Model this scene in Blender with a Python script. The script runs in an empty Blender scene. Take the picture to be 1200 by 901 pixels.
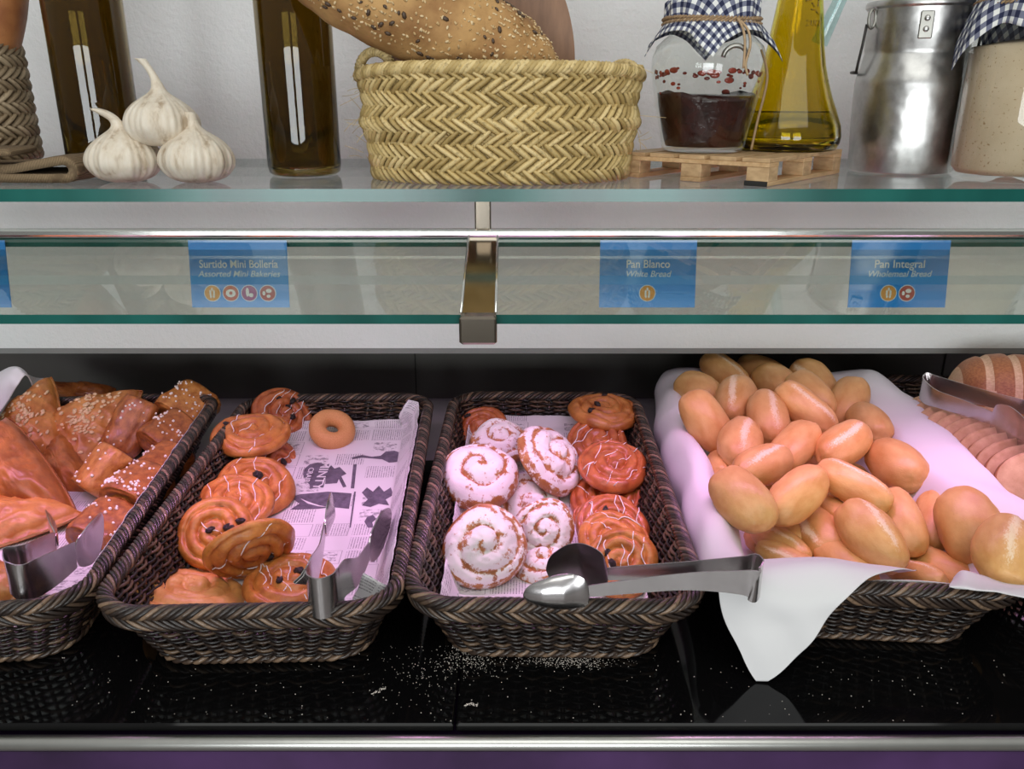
import bpy, math, random
from mathutils import Vector, Matrix, noise, Quaternion
random.seed(7)
PI = math.pi
SC = bpy.context.scene
COL = SC.collection
# ---------------------------------------------------------------- camera geometry
F = 985.0
TH = math.atan(342.5/985.0)
CT, ST = math.cos(TH), math.sin(TH)
UP = Vector((0, ST, CT)); FW = Vector((0, CT, -ST)); RT = Vector((1, 0, 0))
EYE = 1.40                       # eye height over the floor; everything is laid out relative to the eye and lifted at the end
def ray(px, py): return FW + RT*((px-600)/F) + UP*((450.5-py)/F)
def on_z(px, py, z): d = ray(px, py); return d*(z/d.z)
def on_y(px, py, y): d = ray(px, py); return d*(y/d.y)
def at_d(px, py, d): return ray(px, py)*d
ZS = -0.0831                     # top of the glass shelf
ZR = -0.41                       # basket rims
ZC = -0.49                       # counter
YW = 1.15                        # back wall
# ---------------------------------------------------------------- helpers
class MB:
    def __init__(s): s.v = []; s.f = []; s.mi = []; s.uv = {}; s.cur = 0
    def face(s, f): s.f.append(tuple(f)); s.mi.append(s.cur)
    def add(s, vs, fs):
        b = len(s.v); s.v.extend([Vector(v) for v in vs])
        for f in fs: s.face([i+b for i in f])
        return b
    def box(s, c, d, rot=None, bev=0.0):
        x, y, z = d[0]/2, d[1]/2, d[2]/2
        if bev <= 0:
            vs = [Vector((i*x, j*y, k*z)) for i in (-1, 1) for j in (-1, 1) for k in (-1, 1)]
            fs = [(0,1,3,2),(4,6,7,5),(0,4,5,1),(2,3,7,6),(0,2,6,4),(1,5,7,3)]
        else:
            vs = []; ring = []
            pr = []
            for (sx, sy) in ((1,1),(-1,1),(-1,-1),(1,-1)):
                for a in (0, 1, 2):
                    ang = {(1,1):0,(-1,1):PI/2,(-1,-1):PI,(1,-1):1.5*PI}[(sx,sy)] + a*PI/4
                    pr.append((sx*(x-bev)+bev*math.cos(ang), sy*(y-bev)+bev*math.sin(ang)))
            def inset(k): return [(px*(1-k/x) if x else px, py*(1-k/y) if y else py) for px, py in pr]
            n = len(pr)
            for zz, k in ((-z, bev), (-z+bev, 0), (z-bev, 0), (z, bev)):
                vs += [Vector((px, py, zz)) for px, py in inset(k)]
            fs = []
            for r in range(3):
                for i in range(n): fs.append((r*n+i, r*n+(i+1)%n, (r+1)*n+(i+1)%n, (r+1)*n+i))
            fs.append(tuple(reversed(range(n)))); fs.append(tuple(range(3*n, 4*n)))
        if rot is not None: vs = [rot @ v for v in vs]
        s.add([v+Vector(c) for v in vs], fs)
    def tube(s, pts, r, n=6, closed=False, caps=True):
        pts = [Vector(p) for p in pts]; N = len(pts)
        rr = r if isinstance(r, (list, tuple)) else [r]*N
        vs = []; u = None
        for i in range(N):
            if closed: t = pts[(i+1) % N]-pts[i-1]
            else: t = pts[min(i+1, N-1)]-pts[max(i-1, 0)]
            if t.length < 1e-9: t = Vector((0, 0, 1))
            t.normalize()
            if u is None:
                u = t.orthogonal().normalized()
            else:
                u = (u - t*u.dot(t))
                u = u.normalized() if u.length > 1e-6 else t.orthogonal().normalized()
            w = t.cross(u)
            for k in range(n):
                a = 2*PI*k/n
                vs.append(pts[i]+(u*math.cos(a)+w*math.sin(a))*rr[i])
        fs = []
        for i in range(N if closed else N-1):
            j = (i+1) % N
            for k in range(n): fs.append((i*n+k, i*n+(k+1) % n, j*n+(k+1) % n, j*n+k))
        if caps and not closed:
            fs.append(tuple(reversed(range(n)))); fs.append(tuple(range((N-1)*n, N*n)))
        s.add(vs, fs)
    def lathe(s, prof, n=48, c=(0, 0, 0), sx=1, sy=1):
        vs = []; fs = []; c = Vector(c); idx = []
        for r, z in prof:
            if r < 1e-6: idx.append([len(vs)]); vs.append(c+Vector((0, 0, z)))
            else:
                idx.append(list(range(len(vs), len(vs)+n)))
                vs += [c+Vector((r*math.cos(2*PI*k/n)*sx, r*math.sin(2*PI*k/n)*sy, z)) for k in range(n)]
        for a, b in zip(idx, idx[1:]):
            for k in range(n):
                p, q = k, (k+1) % n
                if len(a) == 1 and len(b) == 1: continue
                if len(a) == 1: fs.append((a[0], b[q], b[p]))
                elif len(b) == 1: fs.append((a[p], a[q], b[0]))
                else: fs.append((a[p], a[q], b[q], b[p]))
        s.add(vs, fs)
    def blob(s, c, r, M=None, nu=10, nv=7):
        r = r if isinstance(r, (tuple, list)) else (r, r, r)
        vs = [Vector((0, 0, -r[2]))]; fs = []
        for j in range(1, nv):
            a = -PI/2+PI*j/nv
            for k in range(nu):
                b = 2*PI*k/nu
                vs.append(Vector((r[0]*math.cos(a)*math.cos(b), r[1]*math.cos(a)*math.sin(b), r[2]*math.sin(a))))
        vs.append(Vector((0, 0, r[2]))); T = len(vs)-1
        for k in range(nu):
            fs.append((0, 1+(k+1) % nu, 1+k)); fs.append((T, T-nu+k, T-nu+(k+1) % nu))
        for j in range(nv-2):
            for k in range(nu):
                a = 1+j*nu; fs.append((a+k, a+(k+1) % nu, a+nu+(k+1) % nu, a+nu+k))
        if M is not None: vs = [M @ v for v in vs]
        s.add([v+Vector(c) for v in vs], fs)
    def grid(s, fn, nu, nv, wrapu=False):
        vs = [Vector(fn(i/(nu if wrapu else nu-1), j/(nv-1))) for j in range(nv) for i in range(nu)]
        fs = []
        for j in range(nv-1):
            for i in range(nu if wrapu else nu-1):
                k = (i+1) % nu
                fs.append((j*nu+i, j*nu+k, (j+1)*nu+k, (j+1)*nu+i))
        b = s.add(vs, fs)
        for j in range(nv):
            for i in range(nu): s.uv[b+j*nu+i] = (i/(nu-1), j/(nv-1))
    def prism(s, poly, depth, M):
        n = len(poly)
        vs = [M @ Vector((x, y, 0)) for x, y in poly]+[M @ Vector((x, y, depth)) for x, y in poly]
        fs = [tuple(reversed(range(n))), tuple(range(n, 2*n))]+[(i, (i+1) % n, n+(i+1) % n, n+i) for i in range(n)]
        s.add(vs, fs)
    def mesh(s, name, mats, smooth=True, attr=None):
        me = bpy.data.meshes.new(name)
        me.from_pydata([tuple(v) for v in s.v], [], s.f)
        if not isinstance(mats, (list, tuple)): mats = [mats]
        for m in mats: me.materials.append(m)
        me.polygons.foreach_set('material_index', s.mi)
        if smooth: me.polygons.foreach_set('use_smooth', [True]*len(me.polygons))
        if s.uv:
            ul = me.uv_layers.new(name='UVMap')
            for l in me.loops: ul.data[l.index].uv = s.uv.get(l.vertex_index, (0, 0))
        if attr:
            for an, vals in attr.items():
                A = me.attributes.new(an, 'FLOAT', 'POINT'); A.data.foreach_set('value', vals)
        me.update()
        return me
def obj(name, data, parent=None, mats=None, smooth=True, loc=None, M=None, attr=None):
    if isinstance(data, MB): data = data.mesh(name, mats, smooth, attr)
    o = bpy.data.objects.new(name, data); COL.objects.link(o)
    if parent is not None: o.parent = parent
    if M is not None: o.matrix_local = M
    if loc is not None: o.location = loc
    return o
def tag(o, label, cat, group=None, kind=None):
    o['label'] = label; o['category'] = cat
    if group: o['group'] = group
    if kind: o['kind'] = kind
    return o
def thing(name, label, cat, loc=(0, 0, 0), rz=0, group=None):
    o = bpy.data.objects.new(name, None); COL.objects.link(o); o.empty_display_size = .02
    o.location = loc; o.rotation_euler = (0, 0, rz)
    return tag(o, label, cat, group)
def struct(name, mb, mats, label, cat, smooth=False):
    o = obj(name, mb, None, mats, smooth); tag(o, label, cat, None, 'structure'); return o
def autosmooth(o, ang=40):
    try:
        o.data.set_sharp_from_angle(angle=math.radians(ang))
    except Exception: pass
    return o
def frame(o, x, y, z):
    M = Matrix.Identity(4)
    for i in range(3): M[i][0] = x[i]; M[i][1] = y[i]; M[i][2] = z[i]; M[i][3] = o[i]
    return M
def nz(p, s=1.0, off=0): return noise.noise(Vector((p[0]*s+off, p[1]*s-off*.7, p[2]*s+off*.3)))
# ---------------------------------------------------------------- materials
def newmat(name):
    m = bpy.data.materials.new(name); m.use_nodes = True; nt = m.node_tree; nt.nodes.clear()
    out = nt.nodes.new('ShaderNodeOutputMaterial'); return m, nt, out
def N(nt, t, **kw):
    n = nt.nodes.new('ShaderNode'+t)
    for k, v in kw.items():
        if k.startswith('_'): setattr(n, k[1:], v)
        else: n.inputs[k].default_value = v
    return n
def L(nt, a, b): nt.links.new(a, b)
def c4(c): return (c[0], c[1], c[2], 1)
def ramp(nt, fac, stops):
    r = nt.nodes.new('ShaderNodeValToRGB')
    while len(r.color_ramp.elements) > 1: r.color_ramp.elements.remove(r.color_ramp.elements[-1])
    r.color_ramp.elements[0].position = stops[0][0]; r.color_ramp.elements[0].color = c4(stops[0][1])
    for p, c in stops[1:]:
        e = r.color_ramp.elements.new(p); e.color = c4(c)
    L(nt, fac, r.inputs['Fac']); return r.outputs['Color']
def mixc(nt, fac, a, b, mode='MIX'):
    m = nt.nodes.new('ShaderNodeMix'); m.data_type = 'RGBA'; m.blend_type = mode
    if isinstance(fac, (int, float)): m.inputs[0].default_value = fac
    else: L(nt, fac, m.inputs[0])
    for k, v in ((6, a), (7, b)):
        if isinstance(v, (tuple, list)): m.inputs[k].default_value = c4(v)
        else: L(nt, v, m.inputs[k])
    return m.outputs[2]
def mth(nt, op, a, b=None, c=None):
    m = nt.nodes.new('ShaderNodeMath'); m.operation = op
    for i, v in enumerate((a, b, c)):
        if v is None: continue
        if isinstance(v, (int, float)): m.inputs[i].default_value = v
        else: L(nt, v, m.inputs[i])
    return m.outputs[0]
def sstep(nt, v, lo, hi):
    m = nt.nodes.new('ShaderNodeMapRange'); m.interpolation_type = 'SMOOTHSTEP'
    L(nt, v, m.inputs[0]); m.inputs[1].default_value = lo; m.inputs[2].default_value = hi
    return m.outputs[0]
def pbsdf(nt, out, color=None, rough=.5, metal=0, bump=None, bstr=.3, bdist=.001, **kw):
    p = nt.nodes.new('ShaderNodeBsdfPrincipled')
    if color is not None:
        if isinstance(color, (tuple, list)): p.inputs['Base Color'].default_value = c4(color)
        else: L(nt, color, p.inputs['Base Color'])
    if isinstance(rough, (int, float)): p.inputs['Roughness'].default_value = rough
    else: L(nt, rough, p.inputs['Roughness'])
    p.inputs['Metallic'].default_value = metal
    for k, v in kw.items(): p.inputs[k.replace('_', ' ')].default_value = v
    if bump is not None:
        b = nt.nodes.new('ShaderNodeBump'); b.inputs['Strength'].default_value = bstr; b.inputs['Distance'].default_value = bdist
        L(nt, bump, b.inputs['Height']); L(nt, b.outputs[0], p.inputs['Normal'])
    L(nt, p.outputs[0], out.inputs['Surface']); return p
def objco(nt): return nt.nodes.new('ShaderNodeTexCoord').outputs['Object']
def tex(nt, kind, co, scale, detail=3, rough=.5, **kw):
    if kind == 'noise':
        n = N(nt, 'TexNoise', Scale=scale, Detail=detail, Roughness=rough)
        L(nt, co, n.inputs['Vector']); return n.outputs['Fac']
    n = N(nt, 'TexVoronoi', Scale=scale, **kw); L(nt, co, n.inputs['Vector']); return n.outputs['Distance']
def scaled(nt, co, s):
    m = nt.nodes.new('ShaderNodeMapping'); m.inputs['Scale'].default_value = s; L(nt, co, m.inputs['Vector']); return m.outputs[0]
def randoff(nt, co):
    oi = nt.nodes.new('ShaderNodeObjectInfo')
    v = nt.nodes.new('ShaderNodeVectorMath'); v.operation = 'MULTIPLY_ADD'
    cx = nt.nodes.new('ShaderNodeCombineXYZ')
    for i in range(3): L(nt, oi.outputs['Random'], cx.inputs[i])
    v.inputs[1].default_value = (9.1, 17.3, 5.7); L(nt, cx.outputs[0], v.inputs[0]); L(nt, co, v.inputs[2]); return v.outputs[0], oi.outputs['Random']
def simple(name, color, rough=.5, metal=0, var=.0, vs=40, bscale=None, bstr=.3, bdist=.001, **kw):
    m, nt, out = newmat(name); co = objco(nt); col = color; b = None
    if var:
        f = tex(nt, 'noise', co, vs, 4, .6)
        col = ramp(nt, f, [(.3, [x*(1-var) for x in color]), (.7, [min(1, x*(1+var)) for x in color])])
    if bscale: b = tex(nt, 'noise', co, bscale, 4, .6)
    pbsdf(nt, out, col, rough, metal, b, bstr, bdist, **kw); return m
def thin_glass(name, tint=(.93, .98, .965), ior=1.5, rough=.0):
    m, nt, out = newmat(name)
    g = nt.nodes.new('ShaderNodeNewGeometry')
    i = mth(nt, 'MULTIPLY_ADD', g.outputs['Backfacing'], 1/ior-ior, ior)
    fr = nt.nodes.new('ShaderNodeFresnel'); L(nt, i, fr.inputs['IOR'])
    t = N(nt, 'BsdfTransparent', Color=c4(tint)); gl = N(nt, 'BsdfGlossy', Roughness=rough, Color=(1, 1, 1, 1))
    mx = nt.nodes.new('ShaderNodeMixShader'); L(nt, fr.outputs[0], mx.inputs[0]); L(nt, t.outputs[0], mx.inputs[1]); L(nt, gl.outputs[0], mx.inputs[2])
    L(nt, mx.outputs[0], out.inputs['Surface']); return m
def real_glass(name, color, ior=1.48, rough=0.0):
    m, nt, out = newmat(name)
    pbsdf(nt, out, color, rough, 0, None, Transmission_Weight=1.0, IOR=ior); return m
MAT = {}
# wall plaster
m, nt, out = newmat('plaster'); co = objco(nt)
b1 = tex(nt, 'noise', co, 170, 3, .6); b2 = tex(nt, 'noise', co, 45, 3, .5)
bb = mth(nt, 'MULTIPLY_ADD', b2, .6, b1)
cc = ramp(nt, tex(nt, 'noise', co, 3, 3), [(.3, (.70, .70, .69)), (.7, (.74, .745, .735))])
pbsdf(nt, out, cc, .75, 0, bb, .45, .003); MAT['plaster'] = m
MAT['soffit'] = simple('soffit_grey', (.20, .20, .19), .6, var=.05)
MAT['panel'] = simple('dark_panel', (.085, .080, .070), .38, var=.15, vs=6)
MAT['ledge'] = simple('brushed_ledge', (.62, .62, .60), .45, .0, var=.05)
MAT['steel'] = simple('brushed_steel', (.62, .60, .57), .22, 1.0, var=.04, vs=60)
MAT['satin'] = simple('satin_steel', (.55, .55, .52), .34, 1.0, var=.04, vs=60)
MAT['steel_dark'] = simple('tongs_steel', (.56, .53, .53), .24, 1.0, var=.06, vs=90, bscale=140, bstr=.05)
MAT['rail'] = simple('rail_steel', (.82, .82, .78), .16, 1.0)
m, nt, out = newmat('black_counter_glass'); co = objco(nt)
rr_ = ramp(nt, tex(nt, 'noise', co, 14, 4, .6), [(.35, (.03,)*3), (.75, (.12,)*3)])
pbsdf(nt, out, (.0035, .0034, .0036), rr_, 0, None, IOR=1.32); MAT['black'] = m
MAT['kick'] = simple('black_front_painted_sheen', (.050, .020, .075), .25, 0, var=.5, vs=5)  # black counter front; the purple light reflected on it is painted into the base colour
MAT['pane'] = thin_glass('clear_pane', (.965, .99, .98)); MAT['guardpane'] = thin_glass('guard_pane', (.77, .79, .745))
m, nt, out = newmat('green_glass_edge'); co = objco(nt)
gc = ramp(nt, tex(nt, 'noise', scaled(nt, co, (8, 1, 1)), 2, 3), [(.35, (.004, .075, .062)), (.65, (.010, .12, .10))])
pbsdf(nt, out, gc, .2, 0, None, IOR=1.5); MAT['edge'] = m
MAT['jar'] = thin_glass('jar_glass', (.95, .965, .95), 1.5)
MAT['spout'] = thin_glass('spout_glass', (.78, .92, .92), 1.5)
MAT['bottle'] = real_glass('brown_bottle_glass', (.27, .185, .036), 1.5)
MAT['oilglass'] = real_glass('olive_bottle_glass', (.78, .62, .035), 1.45)
MAT['oil'] = real_glass('green_oil', (.62, .64, .06), 1.40)
MAT['chrome'] = simple('polished_clip', (.36, .31, .25), .14, 1.0)
# aluminium churn
m, nt, out = newmat('worn_aluminium'); co = objco(nt)
n1 = tex(nt, 'noise', co, 55, 5, .65); n2 = tex(nt, 'noise', co, 24, 2)
pbsdf(nt, out, ramp(nt, n1, [(.3, (.42, .41, .40)), (.7, (.60, .59, .57))]), ramp(nt, n1, [(.3, (.30,)*3), (.75, (.42,)*3)]), 1.0, n2, .5, .006); MAT['alu'] = m
MAT['alu_lug'] = simple('dull_lug', (.33, .32, .29), .4, 1.0, var=.1)
MAT['iron'] = simple('dark_wire', (.05, .047, .045), .45, .8)
# garlic
m, nt, out = newmat('garlic_skin'); co = objco(nt); co, rnd = randoff(nt, co)
st_ = tex(nt, 'noise', scaled(nt, co, (1, 1, .25)), 95, 4, .6)
cg = ramp(nt, st_, [(.3, (.40, .30, .20)), (.46, (.66, .57, .45)), (.7, (.76, .69, .58))])
pbsdf(nt, out, cg, .5, 0, st_, .3, .0012, Subsurface_Weight=.1, Subsurface_Radius=(.004, .003, .002)); MAT['garlic'] = m
MAT['root'] = simple('garlic_root', (.42, .30, .15), .9)
# straw, island-varied
def straw(name, a, b, c, rough=.62, sc=260):
    m, nt, out = newmat(name); co = objco(nt)
    g = nt.nodes.new('ShaderNodeNewGeometry')
    f = tex(nt, 'noise', co, sc, 3, .6)
    base = ramp(nt, g.outputs['Random Per Island'], [(0, a), (.5, b), (1, c)])
    col = mixc(nt, mth(nt, 'MULTIPLY', sstep(nt, f, .5, .72), .55), base, [x*.45 for x in a])
    pbsdf(nt, out, col, rough, 0, f, .4, .0008); return m
MAT['straw'] = straw('esparto_straw', (.38, .26, .09), (.59, .43, .175), (.73, .56, .27))
MAT['seagrass'] = straw('grey_seagrass', (.18, .125, .07), (.27, .195, .115), (.36, .27, .17))
MAT['wicker'] = straw('dark_wicker', (.008, .0055, .005), (.022, .013, .010), (.17, .105, .062), .32)
MAT['wickerrope'] = straw('wicker_rope', (.008, .006, .006), (.045, .028, .02), (.27, .175, .11), .30)
MAT['wickerbase'] = simple('wicker_inner', (.012, .008, .007), .6)
# burlap
m, nt, out = newmat('burlap'); co = objco(nt)
w1 = N(nt, 'TexWave', Scale=260.0, Distortion=1.5, Detail=1.0); w1.bands_direction = 'X'; L(nt, co, w1.inputs['Vector'])
w2 = N(nt, 'TexWave', Scale=260.0, Distortion=1.5, Detail=1.0); w2.bands_direction = 'Y'; L(nt, co, w2.inputs['Vector'])
h = mth(nt, 'MULTIPLY', w1.outputs['Fac'], w2.outputs['Fac'])
pbsdf(nt, out, ramp(nt, h, [(.0, (.13, .085, .045)), (.5, (.36, .25, .14))]), .9, 0, h, .8, .001); MAT['burlap'] = m
# wood
def wood(name, a, b, scale=(3, 30, 30), rough=.55):
    m, nt, out = newmat(name); co = objco(nt); co, r_ = randoff(nt, co)
    f = tex(nt, 'noise', scaled(nt, co, scale), 6, 5, .6)
    pbsdf(nt, out, ramp(nt, f, [(.3, a), (.7, b)]), rough, 0, f, .15, .001); return m
MAT['pine'] = wood('raw_pine', (.46, .27, .12), (.70, .47, .25), (30, 4, 30))
MAT['pineblock'] = wood('pine_block', (.38, .23, .11), (.64, .43, .23), (12, 12, 30))
MAT['char'] = simple('dark_block_foot', (.02, .018, .016), .8)
m, nt, out = newmat('walnut_board'); co = objco(nt)
f = tex(nt, 'noise', scaled(nt, co, (9, 9, 2.0)), 5, 5, .62)
sx_ = nt.nodes.new('ShaderNodeSeparateXYZ'); L(nt, co, sx_.inputs[0])
gx = mth(nt, 'ADD', mth(nt, 'MULTIPLY_ADD', sx_.outputs[2], 1.3, sx_.outputs[0]), mth(nt, 'MULTIPLY', f, .03))
col = mixc(nt, sstep(nt, gx, .285, .292), ramp(nt, f, [(.3, (.16, .075, .036)), (.7, (.30, .155, .08))]), (.62, .42, .24))
pbsdf(nt, out, col, .5, 0, f, .1, .001); MAT['board'] = m
# gingham
m, nt, out = newmat('gingham_cotton')
uv = nt.nodes.new('ShaderNodeUVMap'); sp = nt.nodes.new('ShaderNodeSeparateXYZ'); L(nt, uv.outputs[0], sp.inputs[0])
def stripe(o): return mth(nt, 'GREATER_THAN', mth(nt, 'FRACT', mth(nt, 'MULTIPLY', o, 16.0)), .5)
a_, b_ = stripe(sp.outputs[0]), stripe(sp.outputs[1]); s_ = mth(nt, 'MULTIPLY', mth(nt, 'ADD', a_, b_), .5)
thr = tex(nt, 'noise', scaled(nt, uv.outputs[0], (400, 400, 400)), 1, 2)
pbsdf(nt, out, ramp(nt, s_, [(0, (.78, .78, .75)), (.5, (.17, .18, .25)), (1, (.012, .016, .055))]), .85, 0, thr, .2, .0005); MAT['gingham'] = m
MAT['twine'] = straw('jute_twine', (.30, .19, .10), (.42, .28, .16), (.50, .35, .2), .85, 500)
MAT['jam'] = simple('dark_jam', (.030, .006, .004), .18, 0, var=.5, vs=60, bscale=80, bstr=.4, bdist=.004)
MAT['jamred'] = simple('red_jam', (.24, .035, .02), .2, 0, var=.5, vs=80)
# flour
m, nt, out = newmat('wholemeal_flour'); co = objco(nt)
f = tex(nt, 'noise', co, 330, 2, .6); f2 = tex(nt, 'noise', co, 30, 3)
col = mixc(nt, sstep(nt, f, .64, .70), ramp(nt, f2, [(.3, (.56, .43, .28)), (.7, (.66, .53, .37))]), (.36, .22, .11))
pbsdf(nt, out, col, .9); MAT['flour'] = m
# breads
def bread(name, light, dark, scale=28, rough=.42, bs=.35, coat=0.0, lo=.35, hi=.68):
    m, nt, out = newmat(name); co = objco(nt); co, rnd = randoff(nt, co)
    f = tex(nt, 'noise', co, scale, 4, .55); g = tex(nt, 'noise', co, scale*9, 3, .6)
    col = ramp(nt, f, [(lo, light), (hi, dark)])
    col = mixc(nt, mth(nt, 'MULTIPLY', sstep(nt, g, .60, .75), .35), col, [x*.55 for x in dark])
    hs = nt.nodes.new('ShaderNodeHueSaturation'); L(nt, col, hs.inputs['Color'])
    L(nt, mth(nt, 'MULTIPLY_ADD', rnd, .22, .88), hs.inputs['Value'])
    pbsdf(nt, out, hs.outputs[0], rough, 0, mth(nt, 'MULTIPLY_ADD', g, .25, f), bs, .002, Coat_Weight=coat, Coat_Roughness=.18); return m
# objects with an attribute 'ridge' (0 valley .. 1 ridge)
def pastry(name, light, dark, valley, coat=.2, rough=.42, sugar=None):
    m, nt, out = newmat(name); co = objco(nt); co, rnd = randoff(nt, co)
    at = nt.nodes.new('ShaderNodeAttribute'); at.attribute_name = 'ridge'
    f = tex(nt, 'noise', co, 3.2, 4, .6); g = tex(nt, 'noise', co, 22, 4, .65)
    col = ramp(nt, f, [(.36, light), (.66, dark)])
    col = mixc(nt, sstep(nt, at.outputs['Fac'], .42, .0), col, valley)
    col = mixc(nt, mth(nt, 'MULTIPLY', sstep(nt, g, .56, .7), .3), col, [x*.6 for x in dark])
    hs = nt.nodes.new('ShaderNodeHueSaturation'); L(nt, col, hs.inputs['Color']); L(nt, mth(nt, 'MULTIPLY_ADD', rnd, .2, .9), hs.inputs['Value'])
    col = hs.outputs[0]; rg = rough
    if sugar:
        n1 = tex(nt, 'noise', co, 4.5, 5, .62); n2 = tex(nt, 'noise', co, 30, 3, .7)
        sv = mth(nt, 'ADD', mth(nt, 'MULTIPLY_ADD', n2, .38, mth(nt, 'MULTIPLY', n1, 1.3)), mth(nt, 'MULTIPLY', at.outputs['Fac'], .38))
        fac = sstep(nt, sv, sugar[0], sugar[1])
        col = mixc(nt, mth(nt, 'MULTIPLY', fac, .96), col, (.88, .85, .83)); rg = mth(nt, 'MULTIPLY_ADD', fac, .5, .4)
    pbsdf(nt, out, col, rg, 0, mth(nt, 'MULTIPLY_ADD', g, .3, f), .35, .002, Coat_Weight=0 if sugar else coat, Coat_Roughness=.2); return m
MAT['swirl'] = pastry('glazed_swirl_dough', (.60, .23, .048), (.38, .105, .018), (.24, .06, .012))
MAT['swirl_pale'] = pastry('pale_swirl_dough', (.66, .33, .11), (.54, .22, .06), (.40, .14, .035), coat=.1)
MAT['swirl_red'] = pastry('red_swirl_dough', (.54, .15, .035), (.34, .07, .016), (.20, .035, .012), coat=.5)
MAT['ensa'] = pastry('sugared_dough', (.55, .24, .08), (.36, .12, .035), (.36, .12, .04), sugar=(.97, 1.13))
MAT['puff'] = pastry('baked_puff', (.46, .155, .032), (.22, .055, .012), (.56, .28, .08), coat=.25, rough=.42)
MAT['puff2'] = pastry('golden_puff', (.62, .27, .065), (.40, .125, .024), (.66, .38, .14), coat=.2, rough=.42)
MAT['icing'] = simple('sugar_icing', (.86, .80, .80), .3)
MAT['raisin'] = simple('raisin_skin', (.018, .008, .008), .3, 0, bscale=300, bstr=.6)
MAT['pearl'] = simple('pearl_sugar', (.88, .80, .72), .5)
MAT['flake'] = simple('almond_flake', (.72, .50, .28), .55, 0, var=.3, vs=200)
MAT['donut'] = bread('fried_dough', (.66, .32, .12), (.56, .24, .08), 25, .6, .25)
# roll crust with a pale floury split along local x
m, nt, out = newmat('roll_crust'); oc = objco(nt); co, rnd = randoff(nt, oc)
f = tex(nt, 'noise', co, 1.6, 4, .55); g = tex(nt, 'noise', co, 17, 3, .6)
col = ramp(nt, f, [(.32, (.72, .42, .155)), (.7, (.58, .28, .080))])
at = nt.nodes.new('ShaderNodeAttribute'); at.attribute_name = 'ridge'
sf = mth(nt, 'MULTIPLY', sstep(nt, mth(nt, 'MULTIPLY_ADD', mth(nt, 'SUBTRACT', g, .5), 1.5, at.outputs['Fac']), .30, .85), sstep(nt, f, .15, .45))
col = mixc(nt, mth(nt, 'MULTIPLY', sf, .85), col, (.84, .68, .46))
sp2 = tex(nt, 'noise', co, 32, 2, .6)
col = mixc(nt, mth(nt, 'MULTIPLY', sstep(nt, sp2, .67, .73), .45), col, (.38, .19, .07))
hs = nt.nodes.new('ShaderNodeHueSaturation'); L(nt, col, hs.inputs['Color']); L(nt, mth(nt, 'MULTIPLY_ADD', rnd, .2, .88), hs.inputs['Value'])
pbsdf(nt, out, hs.outputs[0], mth(nt, 'MULTIPLY_ADD', sf, .25, .42), 0, mth(nt, 'MULTIPLY_ADD', g, .35, f), .3, .002); MAT['roll'] = m
# seeded loaf
MAT['seedloaf'] = bread('seeded_crust', (.55, .32, .12), (.27, .125, .04), 22, .75, .8)
MAT['seed'] = straw('pale_seeds', (.45, .28, .11), (.66, .47, .24), (.78, .62, .38), .6)
MAT['darkseed'] = simple('dark_seed', (.07, .04, .022), .5)
MAT['crust'] = bread('brown_crust', (.42, .17, .06), (.26, .085, .03), 30, .45, .4)
MAT['score'] = bread('floury_score', (.70, .48, .30), (.55, .33, .19), 30, .7, .4)
MAT['crumb'] = bread('loaf_crumb', (.56, .36, .20), (.40, .23, .11), 60, .85, .6)
# cloth
def clothmat(name, c):
    m, nt, out = newmat(name); co = objco(nt)
    f = tex(nt, 'noise', co, 900, 2); f2 = tex(nt, 'noise', co, 9, 3, .6)
    pbsdf(nt, out, c, .9, 0, mth(nt, 'MULTIPLY_ADD', f, .04, f2), .3, .004, Sheen_Weight=.15); return m
MAT['cloth'] = clothmat('white_napkin', (.68, .67, .67))
# printed paper: newsprint of blocks, columns and tiny dashes
m, nt, out = newmat('newsprint_paper')
uv = nt.nodes.new('ShaderNodeUVMap').outputs[0]
sp = nt.nodes.new('ShaderNodeSeparateXYZ'); L(nt, uv, sp.inputs[0]); U, V = sp.outputs[0], sp.outputs[1]
vor = N(nt, 'TexVoronoi', Scale=9.0, Randomness=.0); vor.distance = 'CHEBYCHEV'
L(nt, scaled(nt, uv, (.8, 1.15, 1)), vor.inputs['Vector'])
cellr = nt.nodes.new('ShaderNodeSeparateXYZ'); L(nt, vor.outputs['Color'], cellr.inputs[0])
lines = mth(nt, 'GREATER_THAN', mth(nt, 'FRACT', mth(nt, 'MULTIPLY', U, 105.0)), .55)
dash = N(nt, 'TexNoise', Scale=1.0, Detail=2.0); L(nt, scaled(nt, uv, (210, 330, 1)), dash.inputs['Vector'])
textm = mth(nt, 'MULTIPLY', lines, sstep(nt, dash.outputs['Fac'], .42, .52))
inblk = mth(nt, 'LESS_THAN', vor.outputs['Distance'], .43)
istext = mth(nt, 'GREATER_THAN', cellr.outputs[0], .42)
tm = mth(nt, 'MULTIPLY', mth(nt, 'MULTIPLY', textm, inblk), istext)
big = N(nt, 'TexNoise', Scale=1.0, Detail=5.0, Roughness=.7); L(nt, scaled(nt, uv, (42, 60, 1)), big.inputs['Vector'])
ispic = mth(nt, 'LESS_THAN', cellr.outputs[0], .17); pic = mth(nt, 'MULTIPLY', mth(nt, 'MULTIPLY', sstep(nt, big.outputs['Fac'], .46, .62), mth(nt, 'LESS_THAN', vor.outputs['Distance'], .36)), ispic)
head = mth(nt, 'MULTIPLY', mth(nt, 'MULTIPLY', mth(nt, 'GREATER_THAN', cellr.outputs[1], .72), mth(nt, 'LESS_THAN', vor.outputs['Distance'], .46)), mth(nt, 'GREATER_THAN', vor.outputs['Distance'], .445))
ink = mth(nt, 'MINIMUM', mth(nt, 'ADD', mth(nt, 'ADD', tm, pic), head), 1.0)
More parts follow.
